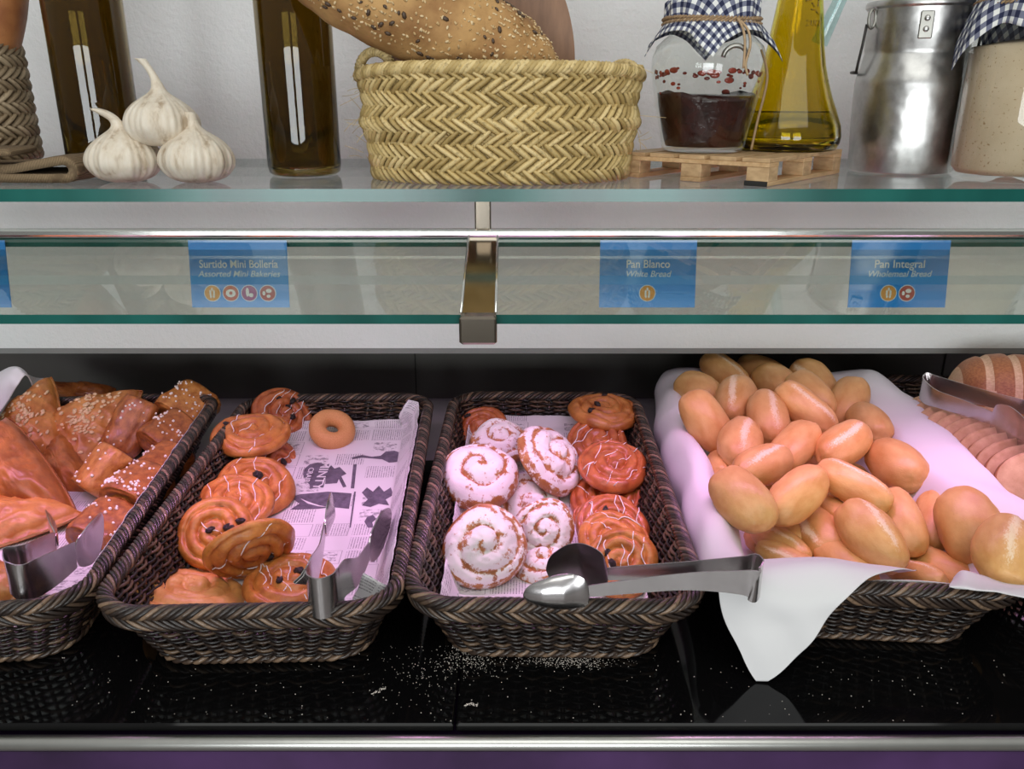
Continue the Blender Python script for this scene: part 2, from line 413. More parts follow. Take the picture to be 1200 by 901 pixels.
col = mixc(nt, mth(nt, 'MULTIPLY', ink, .72), (.74, .72, .74), (.085, .07, .10))
pbsdf(nt, out, col, .6); MAT['paper'] = m
MAT['ink'] = simple('print_ink', (.12, .10, .14), .6, var=.4, vs=120)
MAT['paperink'] = simple('print_paper', (.74, .72, .74), .6)
# cards
MAT['blue'] = simple('blue_card', (.030, .30, .86), .3, 0)
MAT['cardtext'] = simple('card_white', (.95, .96, .97), .5)
MAT['cardtext2'] = simple('card_pale', (.72, .84, .95), .5)
for k, c in dict(orange=(.80, .36, .06), red=(.62, .11, .05), purple=(.40, .06, .25), maroon=(.50, .06, .04)).items(): MAT['ic_'+k] = simple('icon_'+k, c, .5)
# ================================================================= SETTING
mb = MB(); mb.box((0, YW+.06, .55), (4.4, .12, .55*2+.345*2)); struct('wall_back', mb, MAT['plaster'], 'white plastered wall behind the glass shelf', 'wall')
zb = .55-(.55+.345)
mb = MB(); mb.box((0, 1.355, -.28), (4.4, .03, .50)); struct('wall_recess', mb, MAT['panel'], 'dark panel at the back of the counter recess', 'wall')
mb = MB(); mb.box((0, YW+.10, zb-.004), (4.4, .2, .008)); struct('trim_1', mb, MAT['soffit'], 'grey underside strip along the foot of the white wall', 'trim')
for px, nm in ((487, 'trim_2'), (1105, 'trim_3')):
    p = on_y(px, 440, 1.337)
    mb = MB(); mb.box((p.x, 1.3395, -.42), (.0018, .003, .14)); struct(nm, mb, MAT['wickerbase'], 'thin dark joint in the panel behind the %s' % ('raisin swirl basket' if px < 600 else 'wholemeal bread'), 'trim')
mb = MB(); mb.box((0, .4, -EYE-.02), (6, 5, .04)); struct('floor', mb, simple('floor_tile', (.22, .20, .19), .4, var=.1, vs=3), 'grey floor under the counter', 'floor')
# counter
ctr = thing('buffet_counter', 'black glass topped buffet counter with steel front edge under the baskets', 'counter', (0, .95, -EYE))
def cpart(name, mbx, mat, smooth=False): return obj(name, mbx, ctr, mat, smooth, loc=(0, -.95, EYE))
xs = on_z(537, 800, ZC).x
yf, yb = .560, 1.085
for a, b in ((-1.7, xs-.0008), (xs+.0008, 1.7)):
    mb = MB(); mb.box(((a+b)/2, (yf+yb)/2, ZC-.004), (b-a, yb-yf, .008), bev=.0015); cpart('glass_top', mb, MAT['black'])
mb = MB(); mb.box((0, (yb+1.34)/2+.001, ZC-.006), (3.4, 1.34-yb-.002, .01)); cpart('back_ledge', mb, MAT['ledge'])
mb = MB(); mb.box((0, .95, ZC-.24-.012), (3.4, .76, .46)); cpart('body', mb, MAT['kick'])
mb = MB(); 
mb.tube([(-1.7, .553, ZC-.0125), (1.7, .553, ZC-.0125)], .0062, 14); o = cpart('steel_edge', mb, MAT['satin'], True)
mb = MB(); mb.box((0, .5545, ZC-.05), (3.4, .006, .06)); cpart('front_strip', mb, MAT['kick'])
mb = MB(); mb.box((0, .95, -EYE+.22), (3.3, .66, .43)); cpart('plinth', mb, MAT['wickerbase'])
# flour spilt on the counter
mb = MB(); random.seed(3)
def speck(px, py, r):
    p = on_z(px, py, ZC); mb.blob((p.x, p.y, ZC+r*.2), (r, r, r*.3), None, 5, 3)
for k in range(1500):
    k = k*620//1500
    if k < 260: px, py = random.gauss(668, 30), random.gauss(773, 5)
    elif k < 420: px, py = random.gauss(555, 22), random.gauss(772, 9)
    elif k < 520: px, py = random.gauss(500, 30), random.gauss(775, 28)
    else: px, py = random.uniform(60, 1180), random.uniform(768, 845)
    if py > 848 or py < 757: continue
    if 370 < px < 620 and py < 766 and random.random() < .5: pass
    speck(px, py, random.uniform(.00015, .0006) if k < 520 else random.uniform(.0002, .0006))
for x0, y0, x1, y1 in ((437, 813, 452, 805), (545, 826, 560, 825), (530, 757, 545, 765)):
    for t in range(40): speck(x0+(x1-x0)*t/40+random.gauss(0, 1), y0+(y1-y0)*t/40+random.gauss(0, 1), random.uniform(.0003, .0007))
o = obj('flour_dust', mb, None, MAT['pearl']); tag(o, 'spilt white flour dusting the black counter before the sugared bun basket', 'flour', None, 'stuff')
# ================================================================= GLASS SHELF AND GUARD
def slab(name, parent, x0, x1, pA, pB, th, pm='pane'):
    """glass sheet whose upper face runs from (y,z)=pA (front) to pB (back)."""
    (ya, za), (y2, z2) = pA, pB
    d = Vector((0, y2-ya, z2-za)).normalized(); n = Vector((0, -d.z, d.y))
    if n.z < 0: n = -n
    mb = MB(); q = []
    for x in (x0, x1):
        for (y, z) in (pA, pB):
            for k in (0, 1): q.append(Vector((x, y, z))-n*(th*k))
    # 0: x0 A top,1: x0 A bot,2: x0 B top,3: x0 B bot,4..7 x1
    mb.v = q
    for f, mi in (((0, 4, 6, 2), 0), ((1, 3, 7, 5), 0), ((0, 1, 5, 4), 1), ((2, 6, 7, 3), 1), ((0, 2, 3, 1), 1), ((4, 5, 7, 6), 1)):
        mb.cur = mi; mb.face(f)
    return obj(name, mb, parent, [MAT[pm], MAT['edge']], False)
o = slab('glass_shelf', None, -1.5, 1.5, (.78, ZS), (YW, ZS), .0115); tag(o, 'long clear glass shelf with green front edge holding bottles, basket and jars', 'shelf')
gd = thing('display_guard', 'sloping glass guard with steel rail hung below the upper glass shelf', 'guard', (0, .8, -.125))
def gpart(name, mbx, mat, smooth=False, parent=None): return obj(name, mbx, parent or gd, mat, smooth, loc=(0, -.8, .125) if parent is None else None)
mb = MB(); mb.box((0, .80, -.1255), (3.0, .012, .0065), bev=.0015); gpart('rail', mb, MAT['rail'])
mb = MB(); mb.box((0, .803, -.1315), (3.0, .010, .0035)); gpart('lower_rail', mb, MAT['satin'])
PA, PB = (.650, -.1672), (.792, -.1300)
xb = -.024
for a, b in ((-1.5, on_y(541, 372, .65).x-.0005), (on_y(581, 372, .65).x+.0005, 1.5)):
    o = slab('glass_pane', gd, a, b, PA, PB, .0085, 'guardpane'); o.location = (0, -.8, .125)
# bracket: slim sloped channel between the two panes with a square end cap
xa0, xa1 = on_y(540, 368, .65).x, on_y(581, 368, .65).x
xb0, xb1 = on_y(549, 280, .79).x, on_y(583, 280, .79).x
mb = MB()
mb.add([(xa0, .651, -.1668), (xa1, .651, -.1668), (xb1, .792, -.1290), (xb0, .792, -.1290), (xa0, .651, -.1768), (xa1, .651, -.1768), (xb1, .792, -.139), (xb0, .792, -.139)],
       [(0, 1, 2, 3), (7, 6, 5, 4), (0, 4, 5, 1), (2, 6, 7, 3), (0, 3, 7, 4), (1, 5, 6, 2)])
gpart('bracket', mb, MAT['chrome'])
for (a, b) in ((xa0, xb0), (xa1, xb1)):
    mb = MB(); mb.tube([(a, .651, -.1658), (b, .792, -.128)], .0011, 8); gpart('bracket_edge', mb, MAT['rail'], True)
mb = MB(); mb.box(((xa0+xa1)/2, .646, -.1775), (xa1-xa0+.002, .016, .023), bev=.002); gpart('end_cap', mb, MAT['chrome'])
cx = on_y(566, 252, .80).x
mb = MB(); mb.box((cx, .798, -.1085), (.0155, .007, .0275), bev=.0015); gpart('post', mb, MAT['chrome'])
# lamp strip under the rail
mb = MB(); mb.box((0, .8225, -.1345), (2.9, .012, .008)); gpart('lamp_housing', mb, MAT['satin'])
# ================================================================= CARDS
def text_mesh(name, body, size, mat, parent, loc, shear=0.0, align='CENTER', rot=None, sx=1, th=.0001):
    cu = bpy.data.curves.new(name, 'FONT'); cu.body = body; cu.size = size; cu.align_x = align; cu.align_y = 'CENTER'; cu.shear = shear; cu.extrude = th; cu.offset = size*.012
    t = bpy.data.objects.new('tmp', cu); COL.objects.link(t)
    dg = bpy.context.evaluated_depsgraph_get(); me = bpy.data.meshes.new_from_object(t.evaluated_get(dg))
    bpy.data.objects.remove(t); me.materials.clear(); me.materials.append(mat)
    M = Matrix.Translation(loc) @ (rot if rot is not None else Matrix.Rotation(PI/2, 4, 'X')) @ Matrix.Diagonal((sx, 1, 1, 1))
    me.transform(M)
    return obj(name, me, parent)
YCARD = .7935
def card(pxl, pxr, title, sub, icons, label, hang=False, tw=None):
    a, b = on_y(pxl, 281, YCARD), on_y(pxr, 281, YCARD); zt = a.z; zb_ = on_y(pxl, 361, YCARD-.012).z
    W = b.x-a.x; H = zt-zb_; cx_ = (a.x+b.x)/2
    root = thing('label_card', label, 'card', (cx_, YCARD, zb_), group='blue bread cards under the rail')
    root.rotation_euler = (math.radians(-9), 0, 0); root.location = (cx_, YCARD-.0135, zb_+.001)
    mb = MB(); mb.box((0, 0, H/2), (W, .0009, H)); obj('card', mb, root, MAT['blue'], False)
    y = -.0007
    if title:
        t = text_mesh('title', title, .0105, MAT['cardtext'], root, (0, y, H*.645)); 
        if tw: 
            w_ = t.dimensions.x; t.scale.x = tw*W/w_
        t2 = text_mesh('subtitle', sub, .0082, MAT['cardtext2'], root, (0, y, H*.50), .25)
    n = len(icons)
    for i, kk in enumerate(icons):
        ix = (i-(n-1)/2)*.0175; iz = H*.215
        def disc(r, yy, mat, nm, par, px_=0, pz_=0, sx=1, sz=1, n_=20):
            m_ = MB(); vs = [(ix+px_+r*sx*math.cos(2*PI*k/n_), yy, iz+pz_+r*sz*math.sin(2*PI*k/n_)) for k in range(n_)]
            vs += [(v[0], v[1]+.0002, v[2]) for v in vs]; m_.add(vs, [tuple(range(n_))]+[(k, (k+1) % n_, n_+(k+1) % n_, n_+k) for k in range(n_)]); return obj(nm, m_, par, mat, False)
        ic = disc(.0078, y, MAT['ic_orange'], 'allergen_icon', root) if False else None
        ring = disc(.0080, y, MAT['cardtext2'], 'allergen_icon', root)
        disc(.0072, y-.00025, MAT['ic_'+kk], 'icon_disc', ring)
        g = y-.0005
        if kk == 'orange':
            for (dx, dz) in ((0, .0038), (-.0017, .0016), (.0017, .0016), (-.0017, -.0008), (.0017, -.0008), (-.0014, -.003), (.0014, -.003)): disc(.0012, g, MAT['cardtext'], 'icon_grain', ring, dx, dz, .8, 1.3, 8)
        elif kk == 'red':
            disc(.0042, g, MAT['cardtext'], 'icon_egg', ring, 0, 0, 1.1, .9); disc(.0016, g-.0002, MAT['ic_red'], 'icon_yolk', ring, .0002, .0002)
        elif kk == 'purple':
            disc(.0022, g, MAT['cardtext'], 'icon_bottle', ring, -.0016, .001, .7, 1.9); disc(.0022, g, MAT['cardtext'], 'icon_glass', ring, .0018, -.0018, 1, .9)
        else:
            disc(.0025, g, MAT['cardtext'], 'icon_nut', ring, .0012, .0022, 1.1, .8); disc(.0017, g, MAT['cardtext'], 'icon_nut', ring, -.0035, 0, .8, 1.2); disc(.0019, g, MAT['cardtext'], 'icon_nut', ring, .0008, -.0028, 1, .8)
    return root
card(-106, 8, '', '', ['orange', 'red', 'purple', 'maroon'], 'blue card cut off by the left frame edge, only its corner showing')
card(222, 337, 'Surtido Mini Bollería', 'Assorted Mini Bakeries', ['orange', 'red', 'purple', 'maroon'], 'blue card reading Surtido Mini Bollería with four round icons', tw=.80)
card(703, 816, 'Pan Blanco', 'White Bread', ['orange'], 'blue card reading Pan Blanco with one orange icon', tw=.45)
card(997, 1112, 'Pan Integral', 'Wholemeal Bread', ['orange', 'maroon'], 'blue card reading Pan Integral with two round icons', tw=.51)
# ================================================================= WICKER BASKETS
HX, HY, RC, BH = .128, .262, .042, .078
def rr(hx, hy, r, t):
    fx, fy, fa = 2*(HX-RC), 2*(HY-RC), PI*RC/2
    P = 2*fx+2*fy+4*fa; s = (t % 1.0)*P
    segs = [('r', fy), ('c0', fa), ('t', fx), ('c1', fa), ('l', fy), ('c2', fa), ('b', fx), ('c3', fa)]
    for k, Ls in segs:
        if s <= Ls or k == 'c3':
            u = min(1, s/Ls); break
        s -= Ls
    if k == 'r': return Vector((hx, -(hy-r)+u*2*(hy-r), 0)), Vector((1, 0, 0))
    if k == 't': return Vector(((hx-r)-u*2*(hx-r), hy, 0)), Vector((0, 1, 0))
    if k == 'l': return Vector((-hx, (hy-r)-u*2*(hy-r), 0)), Vector((-1, 0, 0))
    if k == 'b': return Vector((-(hx-r)+u*2*(hx-r), -hy, 0)), Vector((0, -1, 0))
    i = int(k[1]); a = i*PI/2+u*PI/2; c = [(1, 1), (-1, 1), (-1, -1), (1, -1)][i]
    n = Vector((math.cos(a), math.sin(a), 0)); return Vector((c[0]*(hx-r), c[1]*(hy-r), 0))+n*r, n
def wall_at(t, z, off=0):
    k = max(0, min(1, z/BH)); k = k**.9
    hx, hy = HX-.033*(1-k), HY-.033*(1-k)
    p, n = rr(hx, hy, RC-.006*(1-k), t); p = p+n*off; p.z = z; return p
NS = 84
mb = MB(); rows = 23
for k in range(rows):
    z = .0055+k*(BH-.013)/(rows-1); S = NS*4
    ph = random.uniform(-.15, .15)
    mb.tube([wall_at(i/S+ph*.002, z+.0006*math.sin(i*.37+k), (.0030+.0006*math.sin(i*.11+k*2))*math.cos(PI*(NS*i/S+k))) for i in range(S)], .00178, 5, closed=True)
W_BODY = mb.mesh('weave', MAT['wicker'])
mb = MB()
for i in range(NS): mb.tube([wall_at((i)/NS, z, 0) for z in (.002, .03, .055, BH-.004)], .0021, 5)
W_STAKE = mb.mesh('stakes', MAT['wicker'])
mb = MB(); S = 560; TW = 34
for q in range(7):
    pts = []
    for i in range(S):
        p = wall_at(i/S, BH-.0035, .002); _, n = rr(HX, HY, RC, i/S); a = 2*PI*(TW*i/S+q/7)
        pts.append(p+n*(.0056*math.cos(a))+Vector((0, 0, .0046*math.sin(a))))
    mb.tube(pts, .0022, 6, closed=True)
W_RIM = mb.mesh('rim_braid', MAT['wickerrope'])
mb = MB(); TW = 26
for q in range(8):
    pts = []
    for i in range(S):
        p = wall_at(i/S, BH-.0125, .0058); _, n = rr(HX, HY, RC, i/S); a = -2*PI*(TW*i/S+q/8)
        pts.append(p+n*(.0040*math.cos(a))+Vector((0, 0, .0064*math.sin(a))))
    mb.tube(pts, .0020, 6, closed=True)
W_ROPE = mb.mesh('rim_rope', MAT['wickerrope'])
mb = MB(); TW = 44
for q in range(3):
    pts = []
    for i in range(S):
        p = wall_at(i/S, .0045, .0015); _, n = rr(HX, HY, RC, i/S); a = 2*PI*(TW*i/S+q/3)
        pts.append(p+n*(.0026*math.cos(a))+Vector((0, 0, .0024*math.sin(a))))
    mb.tube(pts, .0023, 6, closed=True)
W_FOOT = mb.mesh('foot_braid', MAT['wickerrope'])
mb = MB(); ring = [wall_at(i/120, .003, -.003) for i in range(120)]
mb.add(ring+[p+Vector((0, 0, .003)) for p in ring], [tuple(reversed(range(120))), tuple(range(120, 240))]+[(i, (i+1) % 120, 120+(i+1) % 120, 120+i) for i in range(120)])
for k in range(23):
    y = -.21+k*.019; mb.tube([(x, y, .0065+.0012*math.cos(PI*(x/.014+k))) for x in [-.088+j*.0035 for j in range(51)]], .0022, 5)
W_BASE = mb.mesh('base_mat', MAT['wicker'])
BASK = []
def basket(cx, cy, yaw, label):
    r = thing('wicker_basket', label, 'basket', (cx, cy, ZC+.0005), math.radians(yaw), 'dark wicker baskets on the counter')
    for nm, me in (('weave', W_BODY), ('stakes', W_STAKE), ('rim_braid', W_RIM), ('rim_rope', W_ROPE), ('foot_braid', W_FOOT), ('base_mat', W_BASE)): obj(nm, me, r)
    r.scale = (1.0, 1.0, 1.0); BASK.append(Matrix.Translation(r.location) @ Matrix.Rotation(math.radians(yaw), 4, 'Z')); return r
B1 = basket(-.527, .868, 5.5, 'dark wicker basket of turnovers and sugar topped puff pastries')
B2 = basket(-.238, .872, 2, 'half empty dark wicker basket of raisin swirls and one ring donut')
B3 = basket(.042, .880, -1, 'dark wicker basket of sugared spiral buns and raisin swirls')
B4 = basket(.350, .905, -4, 'dark wicker basket lined with white cloth, heaped with bread rolls')
B5 = basket(.640, .953, -4, 'dark wicker basket of sliced wholemeal bread at the right frame edge')
# ---- paper liners
def liner(bi, x0, x1, y0, y1, name, label, seed=0, crum=.0025, corner=None, ramp_=0):
    BM = BASK[bi]; fx, fy = .092, .224; al = math.radians(66)
    z0 = .0115
    def fn(u, v):
        p = x0+(x1-x0)*u; q = y0+(y1-y0)*v
        ex = max(0, abs(p)-fx); ey = max(0, abs(q)-fy); sx_ = 1 if p > 0 else -1; sy_ = 1 if q > 0 else -1
        x = sx_*(min(abs(p), fx)+ex*math.cos(al)); y = sy_*(min(abs(q), fy)+ey*math.cos(al))
        z = z0+max(ex, ey)*math.sin(al)+.25*min(ex, ey)+ramp_*max(0, min(abs(q), fy)*sy_)/fy*(1-min(1, max(ex, ey)/.05))
        e = min(1, max(ex, ey)/.02)
        # keep the corner inside the rounded wall
        if ex > 0 and ey > 0:
            k = min(ex, ey)*.55; x -= sx_*k; y -= sy_*k
        w = nz((p, q, seed), 38, seed)*crum+nz((p, q, seed), 90, seed+5)*crum*.4
        pos = Vector((x-sx_*abs(w)*e*.8, y-sy_*abs(w)*e*.8, z+w*e*.6))
        if corner:
            cxx, cyy, rad, lift = corner
            d = math.hypot(p-cxx, q-cyy)/rad
            if d < 1: pos += Vector((-.004, -.01, lift))*((1-d)**1.2)
        return pos
    mb = MB(); mb.grid(fn, 60, 100); me = mb.mesh(name, MAT['paper'])
    ul = me.uv_layers[0]
    ar = (x1-x0)
    for l in me.loops:
        u, v = mb.uv[l.vertex_index]; ul.data[l.index].uv = ((x0+(x1-x0)*u)*3.2+seed*.37, (y0+(y1-y0)*v)*3.2+seed*.21)
    o = obj(name, me, None); o.matrix_world = BM
    sd = o.modifiers.new('thickness', 'SOLIDIFY'); sd.thickness = .0003; sd.offset = -1
    tag(o, label, 'paper'); return o
RAMP2 = .034
P1 = liner(0, -.10, .166, -.20, .22, 'paper_liner', 'newsprint paper liner under the turnovers, its edge rising along the right wall', 1)
P2 = liner(1, -.100, .158, -.262, .250, 'paper_liner', 'large open newsprint paper liner under the ring donut', 2, .0028, (.150, .235, .045, .018), RAMP2)
P3 = liner(2, -.128, .10, -.268, .262, 'paper_liner', 'newsprint paper liner under the sugared spiral buns', 3, .0028, None, .030)
# printed pictures on the open liner (flat floor part)
Mi2 = BASK[1].inverted()
def paper_hit(px, py, e=.0005):
    z = ZC+.012
    for _ in range(40):
        p = Mi2 @ on_z(px, py, z); zl = .0115+RAMP2*max(0, min(p.y, .224))/.224+e; z += .6*((zl+ZC+.0005)-z)
    return Mi2 @ on_z(px, py, z)
def decal(nm, poly_px, mat=MAT['ink'], dz=.0):
    mb = MB(); pts = [paper_hit(x, y, .0004+dz) for x, y in poly_px]; n = len(pts)
    mb.add(pts+[p-Vector((0, 0, .0001)) for p in pts], [tuple(range(n)), tuple(reversed(range(n, 2*n)))]+[(i, n+i, n+(i+1) % n, (i+1) % n) for i in range(n)])
    return obj(nm, mb, P2, mat, False)
decal('printed_rolling_pin', [(416, 479), (455, 476), (457, 480), (467, 481), (467, 484), (457, 483), (455, 487), (416, 488)])
decal('printed_spoon', [(412, 536), (424, 533), (436, 535), (446, 534), (452, 529), (462, 528), (471, 531), (472, 536), (467, 541), (456, 542), (448, 538), (436, 537), (424, 536), (413, 538)])
decal('printed_badge', [(355, 556), (357, 549), (363, 544), (372, 542), (386, 543), (379, 571), (363, 572), (363, 568), (358, 563)])
decal('printed_machine', [(383, 551), (388, 545), (392, 549), (398, 547), (406, 555), (400, 558), (406, 570), (402, 571), (397, 561), (395, 566), (381, 567)])
decal('printed_bar', [(414, 544), (418, 544), (415, 572), (411, 572)])
decal('printed_figure', [(338, 583), (352, 579), (384, 576), (412, 578), (409, 596), (390, 594), (372, 596), (340, 597), (351, 590), (344, 585)])
decal('printed_figure_detail', [(352, 584), (362, 588), (374, 592), (384, 594), (373, 593), (361, 590)], MAT['paperink'], .0002)
decal('printed_rider', [(424, 577), (430, 571), (437, 576), (444, 569), (450, 576), (458, 571), (461, 580), (452, 585), (456, 592), (444, 590), (434, 594), (424, 592), (431, 585)])
decal('printed_border', [(446, 598), (478, 596), (478, 597.2), (447, 599.4), (441, 622), (439.5, 622)])
decal('printed_column_line', [(415, 576), (417, 576), (411, 618), (409.4, 618)])
decal('printed_pan', [(430, 606), (437, 603), (441, 608), (436, 612), (438, 618), (431, 618), (427, 611)])
decal('printed_corner_picture', [(432, 634), (440, 626), (448, 628), (446, 640), (436, 644)])
def floor_text(nm, body, px, py, size, rotdeg, mat, sx=1):
    p = paper_hit(px, py, .0009)
    t = text_mesh(nm, body, size, mat, P2, (p.x, p.y, 0), rot=Matrix.Rotation(math.radians(rotdeg), 4, 'Z'), sx=sx, th=.00005)
    for v in t.data.vertices: v.co.z += .0115+RAMP2*max(0, min(v.co.y, .224))/.224+.0008
floor_text('printed_title', 'MINTY', 376.5, 556.5, .0165, -92, MAT['paperink'], 1.25)
floor_text('printed_badge_word', 'CRAIP', 362, 556, .0098, -92, MAT['paperink'], 1.2)
floor_text('printed_word', 'FOODS', 409, 492, .0125, -92, MAT['ink'], 1.3)
# ================================================================= PASTRIES
def swirl(name, seed, turns, H, dome=4, flip=1, mat='swirl', depth=.62, rough=.045, tall=0.0, oval=1.0):
    mb = MB(); nr, ntt = 30, 90; ridge = []; vs = []; fs = []
    tops = []
    def R(th): 
        k = (th/(2*PI)) % 1.0
        return (.955+.045*min(1, k/.92) - (.045*max(0, (k-.92)/.08)))*(1+.03*math.sin(2*th+seed)+.02*math.sin(3*th+seed*2))
    def h(r, th):
        s = r*turns-(th/(2*PI)) % 1.0
        fr = (s % 1.0)*2-1
        rdg = math.sqrt(max(0, 1-abs(fr)**2.2))
        e = max(0, 1-r**dome)**.5
        base = H*e*(1-depth*(1-rdg)*min(1, r*turns*1.3))+H*tall*max(0, 1-r*1.5)**1.0
        return base, rdg
    for i in range(nr):
        r = (i+.0)/(nr-1)
        for k in range(ntt):
            th = flip*2*PI*k/ntt
            z, rd = h(r, 2*PI*k/ntt); x, y = r*R(2*PI*k/ntt)*math.cos(th)*oval, r*R(2*PI*k/ntt)*math.sin(th)
            zz = z+.16*H+nz((x, y, seed), 2.2, seed)*rough*1.6+nz((x, y, z), 9, seed)*rough*.45
            if r > .93: rd = max(rd, .7) if mat != 'ensa' else rd*.45
            vs.append(Vector((x, y, zz))); ridge.append(rd)
    for r, z in ((.985, .07*H), (.93, .0), (.5, .0), (.0, .0)):
        for k in range(ntt):
            th = flip*2*PI*k/ntt; q = R(2*PI*k/ntt)*r
            vs.append(Vector((q*math.cos(th)*oval, q*math.sin(th), z))); ridge.append(.6 if mat != 'ensa' else .0)
    for i in range(nr+3):
        for k in range(ntt):
            a, b = i*ntt+k, i*ntt+(k+1) % ntt; f = (a, a+ntt, b+ntt, b)
            fs.append(f if flip > 0 else tuple(reversed(f)))
    mb.add(vs, fs)
    me = mb.mesh(name, MAT[mat], attr={'ridge': ridge})
    def surf(x, y):
        th = math.atan2(y*flip, x/oval) % (2*PI); r = min(1, math.hypot(x/oval, y)/R(th)); return h(r, th)[0]+.16*H
    return me, surf
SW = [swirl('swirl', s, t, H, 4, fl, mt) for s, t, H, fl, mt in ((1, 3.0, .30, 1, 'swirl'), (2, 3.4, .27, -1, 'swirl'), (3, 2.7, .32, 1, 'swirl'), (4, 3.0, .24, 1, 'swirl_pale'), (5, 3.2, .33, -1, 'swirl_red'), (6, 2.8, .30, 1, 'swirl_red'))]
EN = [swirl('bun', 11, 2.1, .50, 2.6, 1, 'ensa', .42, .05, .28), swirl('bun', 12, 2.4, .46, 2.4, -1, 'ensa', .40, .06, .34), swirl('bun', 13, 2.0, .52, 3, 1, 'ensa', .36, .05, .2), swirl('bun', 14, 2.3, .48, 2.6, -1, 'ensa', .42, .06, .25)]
def face_mat(cx, cy, a, b, phi, sign, z, spin, d=None):
    """disc whose outline shows as an ellipse: half axes a,b px, long axis turned phi degrees (image, clockwise +)."""
    P = on_z(cx, cy, z) if d is None else at_d(cx, cy, d)
    dep = P.dot(FW); v = P.normalized()
    rt = (RT-v*RT.dot(v)).normalized(); up = rt.cross(v).normalized()
    if up.dot(UP) < 0: up = -up
    ph = math.radians(phi); ex = rt*math.cos(ph)-up*math.sin(ph); ey = up*math.cos(ph)+rt*math.sin(ph)
    ci = min(1, b/a); si = math.sqrt(1-ci*ci)
    n = (-v*ci+ey*si*sign).normalized()
    Rm = a*dep/F
    y = n.cross(ex).normalized(); x = ex
    q = Matrix.Rotation(math.radians(spin), 3, n); x = q @ x; y = q @ y
    return frame(P, x*Rm, y*Rm, n*Rm), Rm
def add_icing(o, surf, seed, R, n=7, w=.00065, amp=.55, ang=0):
    rnd = random.Random(seed); mb = MB()
    for k in range(n):
        pts = []; off = -.75+1.5*(k+.5)/n+rnd.uniform(-.08, .08); a = ang+rnd.uniform(-.25, .25)
        for i in range(26):
            t = -.9+1.8*i/25; x = t; y = off+.06*math.sin(t*5+k*2)+.03*math.sin(t*11+k)
            X, Y = x*math.cos(a)-y*math.sin(a), x*math.sin(a)+y*math.cos(a)
            if X*X+Y*Y > .86:
                if len(pts) > 2: mb.tube(pts, w/R, 5)
                pts = []; continue
            pts.append((X, Y, surf(X, Y)+.3*w/R))
        if len(pts) > 2: mb.tube(pts, [w/R*(.6+.5*rnd.random()) for _ in pts], 5)
    obj('icing', mb, o, MAT['icing'])
def add_raisins(o, surf, seed, R, n):
    rnd = random.Random(seed)
    for k in range(n):
        a, r = rnd.uniform(0, 2*PI), rnd.uniform(.12, .72); x, y = r*math.cos(a), r*math.sin(a)
        mb = MB(); s = .0042/R; mb.blob((0, 0, 0), (s*1.3, s*.9, s*.75), None, 9, 6)
        for v in mb.v: v += v*nz(v, 18, seed+k)*.5
        obj('raisin', mb, o, MAT['raisin'], M=Matrix.Translation((x, y, surf(x, y)+s*.1)) @ Matrix.Rotation(rnd.uniform(0, 3), 4, 'Z'))
ZF = ZC+.0125
def raisin_swirl(k, cx, cy, a, b, phi, sign, z, spin, label, icing=0, raisins=2, group=None, seed=0, ia=.6):
    me, surf = SW[k]; M, R = face_mat(cx, cy, a, b, phi, sign, z, spin)
    o = obj('raisin_swirl', me, None); o.matrix_world = M; tag(o, label, 'pastry', group)
    if icing: add_icing(o, surf, seed+k, R, icing, ang=ia)
    if raisins: add_raisins(o, surf, seed+k*3, R, raisins)
    return o
G2 = 'raisin swirls in the half empty basket'; G3 = 'raisin swirls in the sugared bun basket'; GE = 'sugared spiral buns'
raisin_swirl(4, 332, 490, 39, 33, 25, 1, ZF+.042, 40, 'iced raisin swirl leaning on the back rim left of the ring donut', 5, 4, G2, 1)
raisin_swirl(0, 294, 513, 46, 25, -8, 1, ZF+.052, 160, 'flat golden raisin swirl lying on top of the back swirl, pale right edge', 3, 1, G2, 2, 1.4)
raisin_swirl(4, 322, 545, 33, 28, 60, 1, ZF+.018, 80, 'raisin swirl half hidden under the flat golden swirl below the donut', 3, 1, G2, 3)
raisin_swirl(0, 299, 572, 46, 36, 10, 1, ZF+.026, 20, 'wide raisin swirl behind two more in the middle of the shingled row', 4, 2, G2, 4, 1.2)
raisin_swirl(1, 276, 590, 44, 35, 0, 1, ZF+.030, 200, 'iced raisin swirl just behind the one facing out with dark raisins', 4, 1, G2, 5, 1.4)
raisin_swirl(0, 254, 626, 47, 43, -20, 1, ZF+.034, 75, 'upright raisin swirl with big dark raisins at its centre', 1, 5, G2, 6)
raisin_swirl(1, 294, 640, 55, 30, -22, -1, ZF+.042, 110, 'golden raisin swirl tipped up on edge with pale floury rim', 2, 1, G2, 7, 1.5)
raisin_swirl(3, 224, 698, 66, 26, 3, 1, ZF+.004, 15, 'pale plain swirl lying flat against the front rim', 0, 0, G2, 8)
raisin_swirl(0, 342, 688, 58, 33, -4, 1, ZF+.006, 60, 'iced raisin swirl lying flat behind the steel tongs bend', 7, 3, G2, 9, .5)
# donut
M, R = face_mat(388, 509, 27, 21.5, 12, 1, ZC+.012+RAMP2*.88+.004, 0)
mb = MB()
def dn(u, v):
    a, b = 2*PI*u, 2*PI*v
    p = Vector(((.625+.375*math.cos(b))*math.cos(a), (.625+.375*math.cos(b))*math.sin(a), .40*math.sin(b)+.36))
    return p*(1+.02*nz(p, 2.5))
mb.grid(dn, 48, 25, True); o = obj('ring_donut', mb, None, MAT['donut']); o.matrix_world = M; tag(o, 'small plain ring donut alone on the newsprint paper', 'donut')
